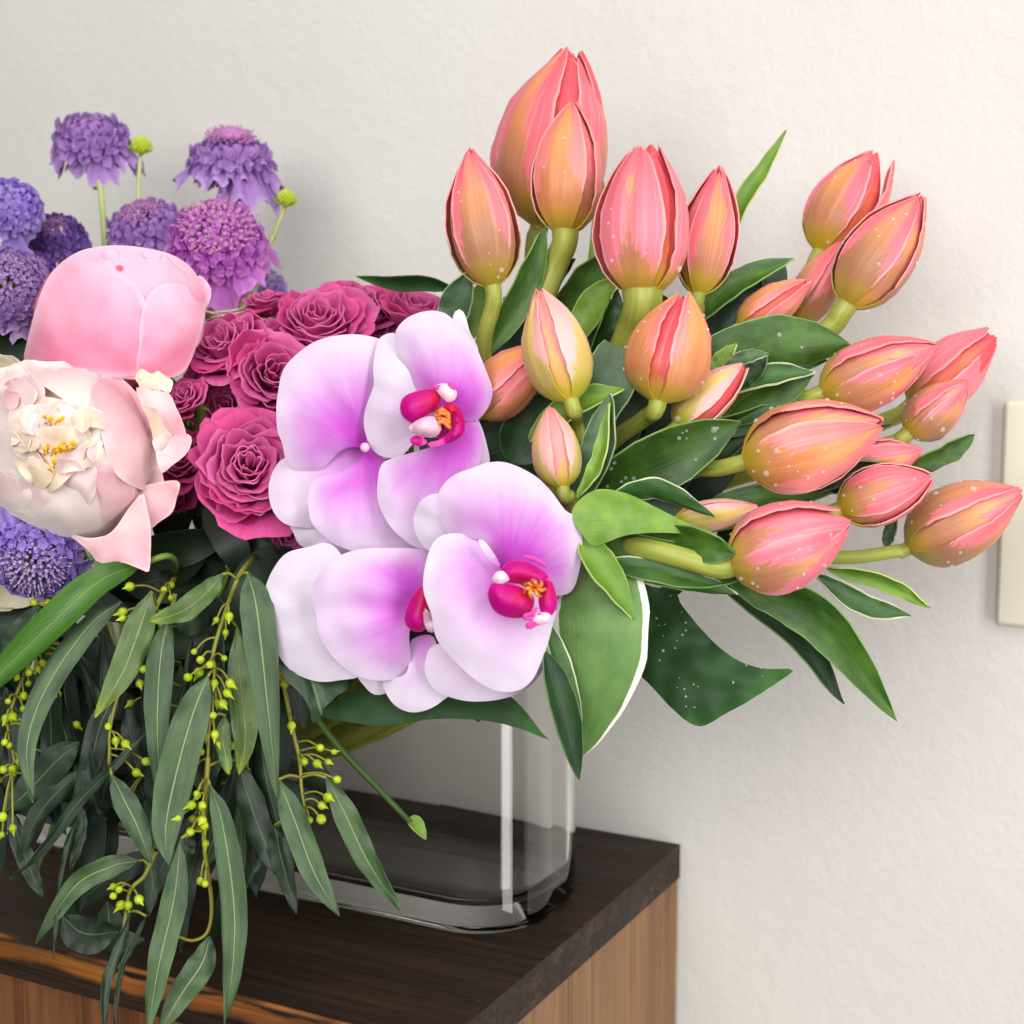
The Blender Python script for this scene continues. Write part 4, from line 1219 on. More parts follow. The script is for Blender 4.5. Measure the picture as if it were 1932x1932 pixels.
# upper right blossom
o = orchid('upper right orchid blossom with its open magenta lip, next to the orange tulip', (860, 560), .655)
op(o, 'sepal', [(880, 130), (893, 68), (920, 57), (942, 90), (962, 160), (1000, 240), (960, 260), (900, 200)], (930, 260), .662, 'orc_w', bulge=.002)
op(o, 'sepal', [(960, 540), (990, 540), (1025, 620), (1050, 745), (1010, 760), (960, 720), (900, 640)], (880, 560), .660, 'orc_w', bulge=.003)
op(o, 'petal', [(700, 665), (652, 716), (590, 722), (530, 692), (495, 620), (485, 550), (500, 480), (530, 395), (527, 320), (545, 210), (575, 172), (630, 168), (680, 260), (740, 340), (800, 420), (800, 520), (760, 610)], (800, 560), .651, 'orc_w', tilt=(0, 2), bulge=.008)
op(o, 'petal', [(790, 480), (720, 420), (665, 340), (630, 250), (625, 165), (660, 110), (720, 75), (790, 62), (850, 75), (890, 108), (930, 150), (985, 220), (1012, 280), (1040, 350), (1062, 420), (1045, 490), (1000, 548), (950, 560), (890, 540), (840, 520)], (850, 560), .647, tilt=(2, 3), bulge=.009)
op(o, 'petal', [(850, 620), (790, 672), (730, 692), (600, 730), (560, 762), (546, 850), (552, 930), (590, 1010), (640, 1070), (720, 1125), (800, 1140), (870, 1080), (930, 900), (985, 790), (1016, 700), (1015, 620), (980, 548), (920, 580)], (870, 590), .646, tilt=(3, -3), bulge=.007)
op(o, 'lip', [(830, 440), (800, 412), (720, 424), (665, 450), (648, 490), (655, 530), (680, 555), (712, 566), (765, 530), (815, 500)], (840, 480), .638, 'lip', pillow=True, bulge=.005, fold=0)
op(o, 'lip', [(825, 500), (850, 482), (880, 474), (915, 500), (935, 560), (932, 610), (895, 645), (845, 662), (790, 676), (770, 655), (830, 640), (875, 600), (880, 545), (860, 520)], (840, 480), .637, 'lip', pillow=True, bulge=.004, fold=0)
op(o, 'lip', [(690, 640), (722, 624), (770, 648), (745, 668), (706, 664)], (780, 630), .636, 'lip', pillow=True, bulge=.002, fold=0)
op(o, 'lip', [(835, 515), (880, 530), (892, 575), (870, 620), (815, 640), (800, 600), (830, 580)], (840, 560), .643, 'lip', pillow=True, bulge=-.003, fold=0)
op(o, 'column', [(688, 585), (700, 572), (745, 545), (800, 538), (828, 570), (828, 605), (790, 632), (715, 612)], (830, 590), .634, 'column', pillow=True, bulge=.006, fold=0)
op(o, 'column', [(800, 402), (850, 390), (880, 400), (902, 430), (890, 462), (860, 470), (838, 450)], (860, 440), .636, 'column', pillow=True, bulge=.004, fold=0)
for cr_ in ([(790, 400), (810, 405), (830, 400)], [(862, 382), (880, 400), (898, 414)]):
    vs, fs, uv = tube_data(crom([P(*Z3(*q), .634) for q in cr_], 8), [.0004 + .0007 * math.sin(math.pi * i / 8) for i in range(9)], 6); mesh('lip', vs, fs, M['lip'], o, uv=uv)
j = Join()
for q in range(5):
    y_ = 520 + q * 14
    vs, fs, uv = tube_data(crom([P(*Z3(812 + random.uniform(-6, 6), y_), .6335), P(*Z3(840, y_ + random.uniform(-14, 10)), .6315), P(*Z3(872, y_ + 14), .6335)], 8), .0009, 6); j.add(vs, fs, uv)
j.build('callus', M['callus'], o)
stem(o, [P(*Z3(860, 560), .66), P(860, 830, .70), MOUTH(.5, -.2), in_vase(.35, -.2, .09)], .0018, .002, M['dstem'])

# lower left blossom
o = orchid('lower left orchid blossom overlapped by its neighbour, with a half hidden magenta lip', (760, 1370), .645)
op(o, 'petal', [(400, 1190), (350, 1120), (300, 1105), (250, 1120), (140, 1150), (80, 1220), (45, 1300), (35, 1370), (45, 1460), (80, 1560), (130, 1650), (200, 1702), (290, 1728), (380, 1720), (470, 1700), (520, 1600), (500, 1400)], (560, 1380), .650, 'orc_w', tilt=(-2, 0), bulge=.008)
op(o, 'sepal', [(700, 1540), (690, 1620), (676, 1690), (620, 1712), (572, 1725), (580, 1770), (620, 1830), (680, 1862), (740, 1862), (800, 1840), (850, 1802), (872, 1780), (840, 1700), (820, 1600), (790, 1520)], (750, 1480), .646, 'orc_s', bulge=.004)
op(o, 'sepal', [(455, 1690), (490, 1750), (530, 1785), (575, 1782), (620, 1760), (640, 1700), (560, 1680)], (700, 1600), .652, 'orc_w', bulge=.003)
op(o, 'petal', [(770, 1350), (790, 1240), (790, 1150), (700, 1130), (610, 1128), (510, 1130), (430, 1142), (360, 1172), (300, 1222), (265, 1280), (250, 1370), (270, 1420), (280, 1500), (310, 1570), (370, 1640), (450, 1700), (540, 1722), (620, 1716), (680, 1690), (697, 1630), (690, 1560), (690, 1500), (720, 1420)], (770, 1400), .637, tilt=(3, 2), bulge=.009, fold=.002)
op(o, 'lip', [(668, 1445), (690, 1370), (730, 1310), (770, 1290), (790, 1380), (765, 1480), (735, 1503), (690, 1490)], (790, 1350), .630, 'lip', pillow=True, bulge=.005, fold=0)
op(o, 'column', [(748, 1395), (772, 1410), (800, 1450), (822, 1470), (808, 1500), (778, 1505), (758, 1470)], (780, 1380), .627, 'column', pillow=True, bulge=.004, fold=0)
stem(o, [P(*Z3(760, 1400), .65), P(840, 1100, .69), MOUTH(.4, -.3), in_vase(.25, -.2, .09)], .0018, .002, M['dstem'])

# lower right blossom
o = orchid('lower right orchid blossom, nearest and roundest, with a full magenta lip facing out', (1190, 1300), .63)
op(o, 'sepal', [(830, 885), (760, 900), (720, 950), (708, 1020), (730, 1090), (780, 1142), (860, 1130), (900, 1050), (880, 950)], (1000, 1100), .640, 'orc_w', bulge=.004)
op(o, 'sepal', [(800, 1565), (765, 1620), (760, 1690), (800, 1762), (870, 1796), (960, 1816), (1060, 1812), (1150, 1792), (1230, 1750), (1285, 1680), (1275, 1630), (1150, 1560), (950, 1540)], (1100, 1450), .638, 'orc_s', bulge=.004)
op(o, 'petal', [(1150, 1230), (1090, 1200), (1060, 1150), (1000, 1090), (900, 1080), (850, 1040), (815, 930), (830, 860), (890, 800), (970, 770), (1040, 745), (1110, 742), (1180, 765), (1260, 810), (1330, 880), (1390, 960), (1437, 985), (1452, 1040), (1465, 1090), (1457, 1200), (1430, 1300), (1390, 1336), (1330, 1330), (1270, 1280), (1200, 1240)], (1130, 1230), .622, tilt=(2, 4), bulge=.008)
op(o, 'petal', [(1110, 1240), (1060, 1160), (1000, 1085), (900, 1062), (820, 1080), (780, 1140), (755, 1240), (755, 1330), (790, 1430), (810, 1530), (870, 1610), (950, 1690), (1020, 1742), (1100, 1772), (1180, 1766), (1240, 1720), (1280, 1640), (1312, 1550), (1332, 1470), (1345, 1400), (1280, 1340), (1180, 1290)], (1120, 1240), .617, 'orc_s', tilt=(3, -2), bulge=.010)
op(o, 'sepal', [(1000, 1090), (1030, 1100), (1080, 1170), (1100, 1215), (1060, 1190), (1020, 1140)], (1110, 1230), .613, 'orc_s', bulge=.001)
op(o, 'lip', [(1085, 1262), (1120, 1202), (1190, 1184), (1260, 1210), (1312, 1252), (1300, 1295), (1220, 1292), (1130, 1280)], (1200, 1290), .606, 'lip', pillow=True, bulge=.005, fold=0)
op(o, 'lip', [(1042, 1335), (1062, 1285), (1110, 1285), (1180, 1300), (1235, 1330), (1250, 1370), (1235, 1412), (1190, 1440), (1120, 1436), (1065, 1402)], (1240, 1320), .604, 'lip', pillow=True, bulge=.006, fold=0)
op(o, 'lip', [(1290, 1285), (1320, 1262), (1346, 1330), (1352, 1390), (1322, 1432), (1285, 1422), (1270, 1360)], (1270, 1310), .604, 'lip', pillow=True, bulge=.004, fold=0)
op(o, 'column', [(1062, 1275), (1075, 1242), (1105, 1232), (1145, 1250), (1130, 1275), (1095, 1290)], (1140, 1270), .6035, 'column', pillow=True, bulge=.003, fold=0)
op(o, 'column', [(1240, 1430), (1290, 1418), (1322, 1425), (1312, 1460), (1270, 1475), (1236, 1462)], (1280, 1400), .602, 'column', pillow=True, bulge=.003, fold=0)
for cr_ in ([(1195, 1165), (1240, 1172), (1285, 1195), (1305, 1215)], [(1265, 1395), (1240, 1420), (1208, 1432), (1220, 1445), (1262, 1432)], [(1275, 1420), (1258, 1455), (1222, 1474), (1232, 1482), (1270, 1468)]):
    vs, fs, uv = tube_data(crom([P(*Z3(*q), .600) for q in cr_], 14), [.0004 + .0007 * math.sin(math.pi * i / 14) for i in range(15)], 6); mesh('lip', vs, fs, M['lip'], o, uv=uv)
j = Join()
for q in range(7):
    a = q * .9
    vs, fs, uv = tube_data(crom([P(*Z3(1250 + 12 * math.cos(a), 1305 + 10 * math.sin(a)), .599), P(*Z3(1250 + 34 * math.cos(a + .4), 1308 + 26 * math.sin(a + .4)), .597), P(*Z3(1250 + 48 * math.cos(a), 1312 + 42 * math.sin(a)), .600)], 8), .0008, 6); j.add(vs, fs, uv)
j.build('callus', M['callus'], o)
stem(o, [P(*Z3(1150, 1280), .635), P(930, 1080, .69), MOUTH(.55, -.3), in_vase(.4, -.2, .09)], .0018, .002, M['dstem'])

# ------------------------------------------------------------------ peonies
c0 = P(206, 735, .735); t0 = P(228, 462, .690)
o = thing('peony', c0, 'round pink peony bud, still closed like a ball', 'peony')
Z0 = lambda x, y: (x / 3.333, 145 + y / 3.333)
vs, fs = ball_data(P(216, 605, .735), 150 * .72 / F, (t0 - c0), .9, 20, 14); mesh('bud_core', vs, fs, M['peony_r'], o, uv=[(.5, .4)] * len(vs))
SB = (218, 612, 196, .054)
PB = lambda pts, base, d, **k: patch('petal', o, pts, base, d, M['peony_p'], conv=Z0, spacing=8, sphere=SB, bulge=0, ruffle=.0022, seed=4.2, thick=.0003, **k)
DOME = [(152, 1775), (168, 1680), (198, 1560), (240, 1410), (300, 1270), (385, 1170), (500, 1098), (640, 1066), (780, 1062), (930, 1080), (1060, 1112), (1160, 1165), (1230, 1240), (1275, 1340), (1290, 1450), (1272, 1580), (1232, 1700), (1178, 1825), (1100, 1885), (980, 1895), (800, 1900), (400, 1850), (200, 1830)]
PB(DOME, (700, 1900), .7258)
PB([(152, 1775), (168, 1680), (198, 1560), (240, 1410), (300, 1270), (385, 1170), (500, 1100), (640, 1070), (700, 1090), (690, 1150), (720, 1210), (800, 1260), (880, 1340), (930, 1470), (945, 1620), (915, 1760), (870, 1868), (700, 1885), (400, 1845), (200, 1830)], (600, 1880), .7254)
PB([(862, 1855), (872, 1700), (880, 1560), (900, 1440), (940, 1360), (1010, 1312), (1100, 1300), (1190, 1330), (1287, 1400), (1292, 1450), (1272, 1580), (1232, 1700), (1178, 1825), (1100, 1885), (980, 1897)], (1050, 1890), .7249)
PB([(1050, 1120), (1160, 1165), (1232, 1242), (1278, 1345), (1288, 1420), (1220, 1400), (1180, 1330), (1190, 1260), (1120, 1200)], (1150, 1500), .7246)
for pts_, dz_ in (([(640, 1120), (690, 1090), (740, 1110), (745, 1150), (700, 1165), (655, 1155)], .7252), ([(900, 1110), (960, 1090), (1010, 1115), (990, 1150), (930, 1150)], .7250), ([(520, 1170), (560, 1130), (610, 1140), (600, 1180), (550, 1195)], .7250)):
    patch('petal', o, pts_, (sum(p[0] for p in pts_) / len(pts_), 1330), dz_, M['peony_p'], conv=Z0, spacing=6, sphere=SB, bulge=.001, ruffle=.004, tilt=(0, 16), thick=.0003)
patch('heart', o, [(728, 1196), (748, 1186), (772, 1194), (768, 1208), (742, 1214)], (750, 1220), .7240, M['peony_r'], conv=Z0, spacing=5, sphere=SB, bulge=0, ruffle=.001, seed=4.2, thick=.0003)
M4 = lambda name, pts, base, d, m, **k: patch(name, o, pts, base, d, M[m], conv=Z4, spacing=9, **k)
UP4 = lambda pts: [(x_ * 1.0, y_) for x_, y_ in pts]
for pts in ([(362, 535), (378, 520), (398, 545), (392, 575), (372, 590), (360, 570)], [(350, 560), (366, 548), (386, 590), (380, 640), (362, 650)], [(255, 712), (268, 696), (285, 706), (300, 700), (306, 716), (290, 730), (266, 728)], [(284, 716), (300, 704), (314, 712), (326, 720), (320, 742), (304, 736), (292, 742)], [(262, 722), (278, 714), (290, 724), (284, 738), (268, 736)]):
    cxx = sum(p[0] for p in pts) / len(pts); cyy = sum(p[1] for p in pts) / len(pts)
    patch('petal', o, pts, (cxx - 20, cyy), .668 if cyy > 680 else .704, M['peony_c'] if cyy > 680 else M['peony_p'], bulge=.001, ruffle=.006, spacing=5)
stem(o, [c0, c0 + (c0 - t0) * .4 + Vector((.02, 0, -.01)), in_vase(-.3, 0, .15), in_vase(-.25, 0, .04)], .004, .004, M['dstem'])

c0 = P(110, 905, .70)
o = thing('peony', c0, 'large blush white peony, open with golden stamens showing in the middle', 'peony')
SP = (118, 865, 172, .050)       # the bowl the petals lie on: centre, radius, depth
def W(pts, base, d, m, **k):
    k.setdefault('bulge', .002); k.setdefault('ruffle', .003)
    return M4('petal', pts, base, d, m, **k)
W([(-80, 330), (60, 210), (200, 170), (400, 175), (620, 200), (800, 330), (950, 560), (1010, 850), (900, 1080), (700, 1250), (450, 1290), (200, 1230), (-80, 1080)], (400, 780), .702, 'peony_c', sphere=SP)
W([(-80, 1060), (0, 1070), (100, 1140), (250, 1225), (330, 1262), (200, 1262), (60, 1262), (-80, 1260)], (200, 900), .700, 'peony_k', bulge=.004)
W([(430, 1260), (560, 1290), (700, 1255), (820, 1090), (900, 1010), (925, 1110), (948, 1230), (940, 1490), (905, 1495), (780, 1445), (700, 1440), (620, 1442), (560, 1370)], (700, 1100), .662, 'peony_k', bulge=.003, ruffle=.004)
W([(850, 990), (1030, 935), (1130, 938), (1110, 1040), (1082, 1130), (1000, 1190), (935, 1235), (890, 1130)], (850, 950), .668, 'peony_k', bulge=.003, ruffle=.005)
W([(880, 430), (960, 440), (1080, 640), (1050, 720), (985, 760), (940, 560)], (900, 600), .668, 'peony_c', bulge=-.002)
W([(860, 345), (950, 362), (1060, 385), (1112, 480), (1168, 620), (1150, 650), (1085, 640), (1020, 560), (990, 480), (900, 450)], (880, 420), .655, 'peony_k', ruffle=.004)
W([(985, 740), (1030, 740), (1090, 650), (1170, 635), (1207, 672), (1172, 760), (1080, 835), (1020, 880), (985, 800)], (980, 780), .654, 'peony_k', ruffle=.004)
W([(960, 680), (1010, 650), (1060, 660), (1030, 730), (990, 760)], (960, 740), .660, 'peony_w')
W([(-80, 340), (0, 280), (50, 230), (150, 205), (260, 290), (280, 420), (190, 560), (110, 650), (140, 780), (260, 960), (120, 900), (-80, 830)], (100, 900), .690, 'peony_w', sphere=SP)
W([(145, 175), (300, 183), (450, 178), (600, 196), (725, 258), (790, 330), (710, 500), (610, 570), (480, 470), (400, 420), (300, 350), (200, 280)], (600, 560), .688, 'peony_w', sphere=SP)
W([(-80, 800), (0, 800), (100, 880), (230, 962), (330, 930), (460, 780), (600, 750), (700, 820), (850, 970), (862, 1060), (800, 1172), (700, 1262), (560, 1297), (420, 1282), (250, 1232), (100, 1152), (-80, 1060)], (400, 1260), .690, 'peony_w', sphere=SP, bulge=.004)
W([(700, 255), (800, 318), (900, 430), (950, 550), (982, 700), (1012, 850), (1037, 990), (990, 1012), (850, 972), (740, 902), (680, 800), (640, 650), (590, 500), (560, 380), (600, 300)], (850, 1000), .684, 'peony_k', sphere=SP, bulge=.003)
W([(60, 480), (200, 400), (450, 430), (700, 480), (740, 640), (690, 820), (500, 860), (330, 1000), (200, 960), (90, 800)], (300, 900), .6868, 'peony_c', sphere=SP, bulge=0, ruffle=.006)
W([(100, 890), (240, 965), (400, 920), (520, 815), (610, 860), (580, 1050), (440, 1190), (280, 1160), (150, 1060)], (350, 1250), .6888, 'peony_w', sphere=SP, bulge=.0006, ruffle=.0055, tilt=(0, 5), thick=.0004)
W([(560, 790), (700, 835), (835, 975), (835, 1080), (730, 1190), (600, 1160), (545, 1000)], (680, 1260), .6884, 'peony_k', sphere=SP, bulge=.0006, ruffle=.005, tilt=(-3, 5), thick=.0004)
W([(-60, 850), (50, 890), (180, 975), (240, 1110), (120, 1130), (-60, 1040)], (60, 1200), .6888, 'peony_w', sphere=SP, bulge=.0006, ruffle=.005, thick=.0004)
# inner crumpled petals round the stamens
for pts, bs, dd, mm in (([(90, 600), (150, 560), (230, 620), (250, 700), (200, 750), (130, 700)], (250, 800), .684, 'peony_c'),
                        ([(240, 600), (340, 590), (440, 590), (620, 600), (640, 660), (560, 720), (450, 720), (440, 700), (270, 760), (230, 690)], (500, 760), .6825, 'peony_c'),
                        ([(410, 560), (460, 500), (560, 470), (680, 560), (720, 640), (630, 600), (520, 590)], (620, 640), .684, 'peony_c'),
                        ([(180, 780), (240, 790), (340, 870), (300, 960), (250, 975), (190, 900)], (230, 960), .6835, 'peony_c'),
                        ([(20, 330), (80, 280), (150, 290), (230, 370), (200, 450), (130, 470), (120, 380), (60, 370)], (150, 470), .683, 'peony_w'),
                        ([(280, 540), (310, 500), (380, 480), (470, 520), (420, 580), (330, 590)], (380, 600), .6838, 'peony_c')):
    W(pts, bs, dd, mm, sphere=SP, bulge=.001, ruffle=.007, tilt=(4, 5))
rp = random.Random(5)
for q in range(26):
    ang_ = rp.uniform(0, 6.283); rr0 = rp.uniform(.25, 1.0)
    cx4, cy4 = 350 + 300 * rr0 * math.cos(ang_), 670 + 260 * rr0 * math.sin(ang_)
    if abs(cx4 - 350) < 120 and abs(cy4 - 735) < 75: continue
    la, wa = rp.uniform(70, 150), rp.uniform(34, 70)
    ta = ang_ + math.pi / 2 + rp.uniform(-.8, .8)
    poly = []
    for e_ in range(9):
        t_ = e_ / 9 * 6.283; k_ = rp.uniform(.75, 1.2)
        ex, ey = math.cos(t_) * la * k_, math.sin(t_) * wa * k_
        poly.append((cx4 + ex * math.cos(ta) - ey * math.sin(ta), cy4 + ex * math.sin(ta) + ey * math.cos(ta)))
    W(poly, (cx4 + 60 * math.cos(ang_), cy4 + 60 * math.sin(ang_)), .6850 - .0012 * rp.random() + .002 * (rr0 - .5), rp.choice(['peony_c', 'peony_w', 'peony_w']), sphere=SP, bulge=.0005, ruffle=.007, tilt=(rp.uniform(-14, 14), rp.uniform(-4, 16)), thick=.0004)
W([(28, 370), (110, 370), (118, 420), (90, 480), (45, 480)], (70, 480), .6845, 'peony_k', sphere=SP)
for x_, y_ in ((300, 755), (330, 742), (360, 730), (390, 722), (425, 715), (440, 728), (410, 745), (380, 755), (350, 765), (320, 775), (280, 770), (430, 745), (370, 745), (340, 852), (330, 875), (345, 838), (290, 540), (305, 560), (320, 580), (345, 575), (370, 565)):
    rr_ = min(.98, ((Z4(x_, y_)[0] - SP[0]) ** 2 + (Z4(x_, y_)[1] - SP[1]) ** 2) / SP[2] ** 2)
    p = P(*Z4(x_, y_), .6795 - SP[3] * math.sqrt(1 - rr_))
    dr = (RIGHT * random.uniform(-.2, .9) + UP * random.uniform(.1, .6) - FWD * .5).normalized()
    j = Join(); vs, fs, uv = tube_data([p, p + dr * .003], .0004, 5); j.add(vs, fs, uv)
    j.add(*ball_data(p + dr * .0035, .0009, dr, 1.9, 7, 5)); j.build('stamen', M['stamen'], o)
stem(o, [P(120, 900, .71), P(180, 1000, .73), in_vase(-.35, -.1, .15), in_vase(-.3, 0, .04)], .004, .004, M['dstem'])

# ------------------------------------------------------------------ roses
rose(505, 570, .775, 46, (-.1, .9, .35), 'rose peeking out behind the upper roses, below the pink scabiosa', 16, 1)
rose(600, 612, .735, 92, (.10, .62, .72), 'rose with a neat spiral centre, left of the top orchid petal', 28, 2)
rose(668, 580, .765, 84, (.15, .80, .5), 'topmost rose at the back, directly behind the upper orchids', 24, 3)
rose(785, 592, .765, 76, (.25, .75, .5), 'rose at the back right, next to the tulip leaves', 22, 4)
rose(428, 655, .715, 82, (-.25, .60, .72), 'rose touching the right side of the pink peony bud', 24, 5)
rose(515, 708, .705, 86, (.30, .25, .85), 'middle rose half covered by the upper left orchid petal', 22, 6)
rose(350, 752, .700, 46, (-.3, .5, .8), 'smallest rose, wedged between the two peonies', 16, 7)
rose(352, 868, .715, 66, (-.35, .3, .85), 'darkest rose, half hidden behind the blush peony', 18, 8)
rose(472, 888, .680, 109, (.15, .30, .92), 'biggest and lowest rose, fully open with many folded petals', 34, 9)
rose(430, 770, .720, 70, (0, .2, .95), 'rose in the shade above the biggest rose', 18, 10)
rose(398, 712, .735, 54, (-.2, .4, .9), 'rose peeking out between the pink bud and the middle rose', 16, 13)
rose(712, 632, .765, 62, (.2, .5, .8), 'rose mostly hidden by the two upper orchids', 18, 14)
rose(545, 640, .752, 60, (.1, .6, .75), 'rose deep between the spiral centred rose and the middle rose', 18, 15)
rose(322, 930, .73, 44, (-.4, 0, .9), 'small dark rose under the edge of the blush peony', 14, 16)
rose(545, 1010, .715, 40, (.3, -.3, .9), 'dark tip of a rose below the lower orchids', 14, 12)

# ------------------------------------------------------------------ scabiosas
scabiosa(172, 272, .90, 86, (.05, .75, .62), 'scab_v', 'violet scabiosa standing tallest on a pale stem beside a green bud', 1, 'cush_p', .3, .5, .75, stem_pts=[(178, 350, .90), (197, 445, .89)])
scabiosa(436, 310, .88, 98, (.06, .92, .38), 'scab_v', 'violet scabiosa with a pale pink cap, right of the other tall one', 2, 'cush_p', .46, .42, .75, stem_pts=[(438, 385, .88), (440, 470, .88)], cap=1.5)
scabiosa(412, 468, .80, 112, (.12, .60, .78), 'scab_m', 'bright magenta purple scabiosa behind the pink peony bud', 3, 'cush_p', .6, .62, .6, florets=64)
scabiosa(278, 440, .86, 92, (-.1, .75, .62), 'scab_v', 'violet scabiosa half hidden behind the magenta one', 4, 'cush_p', .4, .55, .6)
scabiosa(18, 398, .82, 76, (.2, .5, .8), 'scab_b', 'blue violet scabiosa cut by the left edge, above the lilac one', 5, 'cush_l', .3, .5, .6)
scabiosa(108, 450, .86, 66, (.1, .6, .78), 'scab_d', 'dark purple scabiosa in the shade behind the lilac one', 6, 'cush_p', .35, .5, .5)
scabiosa(12, 548, .75, 104, (.25, .35, .88), 'scab_l', 'large pale lilac scabiosa at the left edge beside the pink bud', 7, 'cush_l', .5, .55, .5, florets=64)
scabiosa(68, 1048, .675, 106, (.1, -.55, .8), 'scab_b', 'blue lilac scabiosa hanging below the blush peony with a cream cushion', 8, 'cush_l', .55, .45, .35)
scabiosa(492, 545, .90, 58, (.1, .7, .7), 'scab_l', 'blurred pale scabiosa at the back, behind the magenta one', 9, 'cush_l', .4, .5, .5)
scabiosa(62, 520, .80, 60, (.2, .5, .8), 'scab_d', 'shaded purple scabiosa squeezed between the lilac one and the pink bud', 10, 'cush_p', .4, .5, .5)

def bud(x, y, d, rad, label, stem_pts):
    C = P(x, y, d); R = rad * d / F
    o = thing('scabiosa_bud', C, label, 'flower bud', 'green scabiosa buds at the back')
    j = Join(); N = axis3(.15, .8, .55); X, Y = frame_of(N)
    vs, fs = ball_data(C, R * .62, N, .8, 14, 9); j.add(vs, fs)
    for i in range(60):
        ph = math.acos(1 - (i + .5) / 60 * .95); th = i * 2.4
        nn = N * math.cos(ph) + (X * math.cos(th) + Y * math.sin(th)) * math.sin(ph)
        j.add(*ball_data(C + nn * R * .62, R * .14, nn, 1, 5, 4))
    j.build('bud_head', M['bud'], o)
    for i in range(8):
        a = i * .785; dr = X * math.cos(a) + Y * math.sin(a); s_ = dr.cross(N)
        def bf(u, v): return C - N * R * .4 + dr * R * (.1 + .95 * v) + N * R * .5 * v * v + s_ * (u * 2 - 1) * R * .24 * (1 - v) ** .6
        vs, uv, fs = grid_data(bf, 3, 5); mesh('bract', vs, fs, M['bud'], o, uv=uv, thick=.0005)
    stem(o, [C - N * R * .4] + [P(*q) for q in stem_pts] + [in_vase(-.5, .4, .12)], .0012, .0015, M['pstem'])
bud(266, 277, .90, 27, 'lime green bud close beside the tallest violet scabiosa', [(263, 320, .90), (262, 400, .90), (275, 500, .89)])
bud(540, 376, .88, 26, 'lime green bud on a leaning stem right of the scabiosas', [(532, 405, .88), (515, 450, .88), (490, 520, .88)])

# cream blossoms glimpsed behind
def cream(x, y, d, rad, axis, label, seed):
    N = axis3(*axis); C = P(x, y, d); R = rad * d / F
    o = thing('cream_blossom', C - N * R * .5, label, 'blossom', 'cream blossoms tucked behind the others')
    rnd = random.Random(seed)
    pet = [(i * 72 + rnd.uniform(-10, 10), .8 + .2 * (i % 2), .9 + rnd.uniform(0, .1), .2, M['cream'], 1.2) for i in range(7)]
    cup_petals(o, C - N * R * .5, C + N * R * .5, R, 20 * seed, pet, ([0, .2, .6, 1], [.2, .7, 1, 1.05]), ([0, .2, .6, .9, 1], [.2, .7, 1, .7, .3]), seed, flat=.02, groove=.01)
    stem(o, [C - N * R * .5, (C - N * R).lerp(in_vase(-.5, 0, .12), .6), in_vase(-.5, 0, .08)], .0018, .0018, M['dstem'])
cream(428, 588, .79, 50, (0, .8, .5), 'cream blossom under the magenta purple scabiosa', 1)
cream(-6, 716, .72, 42, (.3, .2, .9), 'pale blossom at the left edge above the blush peony', 2)
cream(28, 1085, .70, 60, (.2, -.6, .7), 'pale blossom at the left edge below the blue lilac scabiosa', 3)

# ------------------------------------------------------------------ eucalyptus
def Lz(conv, pts, w, m, d0=.66, d1=.65, roll=None, arch=None):
    r = [zl(conv, pts, d0, d1), w, m]
    r.append(random.uniform(-16, 16) if roll is None else roll); r.append(random.uniform(-.22, .2) if arch is None else arch)
    return r
def Pz(conv, pts): return [conv(*p) for p in pts]

sprig('main eucalyptus sprig with thick clusters of pods, hanging below the biggest rose',
      zl(Z1, [(1510, 230), (1430, 430), (1340, 730), (1350, 850), (1310, 1250), (1305, 1560), (1290, 1900)], .662, .655),
      [Lz(Z1, [(1560, 225), (1610, 420), (1660, 850), (1740, 1640)], 80, 'euc', .655, .640, 6),
       Lz(Z1, [(1310, 870), (1230, 1060), (1130, 1400), (1045, 1800), (1060, 2060)], 88, 'euc', .650, .640, -8),
       Lz(Z1, [(1400, 230), (1290, 350), (1130, 470), (925, 525)], 56, 'euc_t', .652, .645, 20),
       Lz(Z1, [(1490, 560), (1510, 900), (1540, 1250), (1505, 1490)], 62, 'euc_t', .664, .658, 0),
       Lz(Z1, [(1420, 1120), (1400, 1280), (1440, 1490)], 38, 'euc_t', .660, .655, 10),
       Lz(Z1, [(1500, 1400), (1570, 1650), (1670, 1930), (1750, 2130)], 62, 'euc_d', .668, .660, -10),
       Lz(Z1, [(1300, 420), (1200, 520), (1110, 480)], 70, 'euc_d', .675, .675, 10),
       ],
      Pz(Z1, [(1440, 500), (1360, 520), (1420, 600), (1220, 720), (1260, 770), (1320, 800), (1180, 880), (1250, 850), (1410, 760), (1345, 920), (1450, 920), (1430, 980), (1400, 1050), (1340, 1120), (1295, 1250), (1350, 1240), (1370, 1300), (1260, 1350), (1195, 1500), (1240, 1620), (1200, 1680), (1270, 1690), (1130, 1760), (1210, 1770), (1270, 1780), (1200, 1850), (1290, 1820), (1360, 1040)]),
      root=P(480, 1050, .70))
sprig('eucalyptus sprig whose longest leaves trail far below the box edge',
      zl(Z2, [(1120, -60), (1110, 120), (1100, 400), (1140, 720), (1120, 880), (1040, 930), (950, 905)], .652, .650),
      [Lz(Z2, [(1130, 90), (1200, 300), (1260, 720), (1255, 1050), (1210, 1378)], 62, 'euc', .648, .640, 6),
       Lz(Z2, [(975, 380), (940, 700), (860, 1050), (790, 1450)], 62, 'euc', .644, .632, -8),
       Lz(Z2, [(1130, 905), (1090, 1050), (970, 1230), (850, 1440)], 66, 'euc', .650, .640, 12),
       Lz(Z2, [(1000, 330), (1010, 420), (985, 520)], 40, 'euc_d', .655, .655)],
      Pz(Z2, [(1080, 610), (1105, 625), (1060, 140), (1030, 200), (1090, 205), (960, 270), (1090, 285), (1025, 345), (1100, 310), (1110, 410)]))
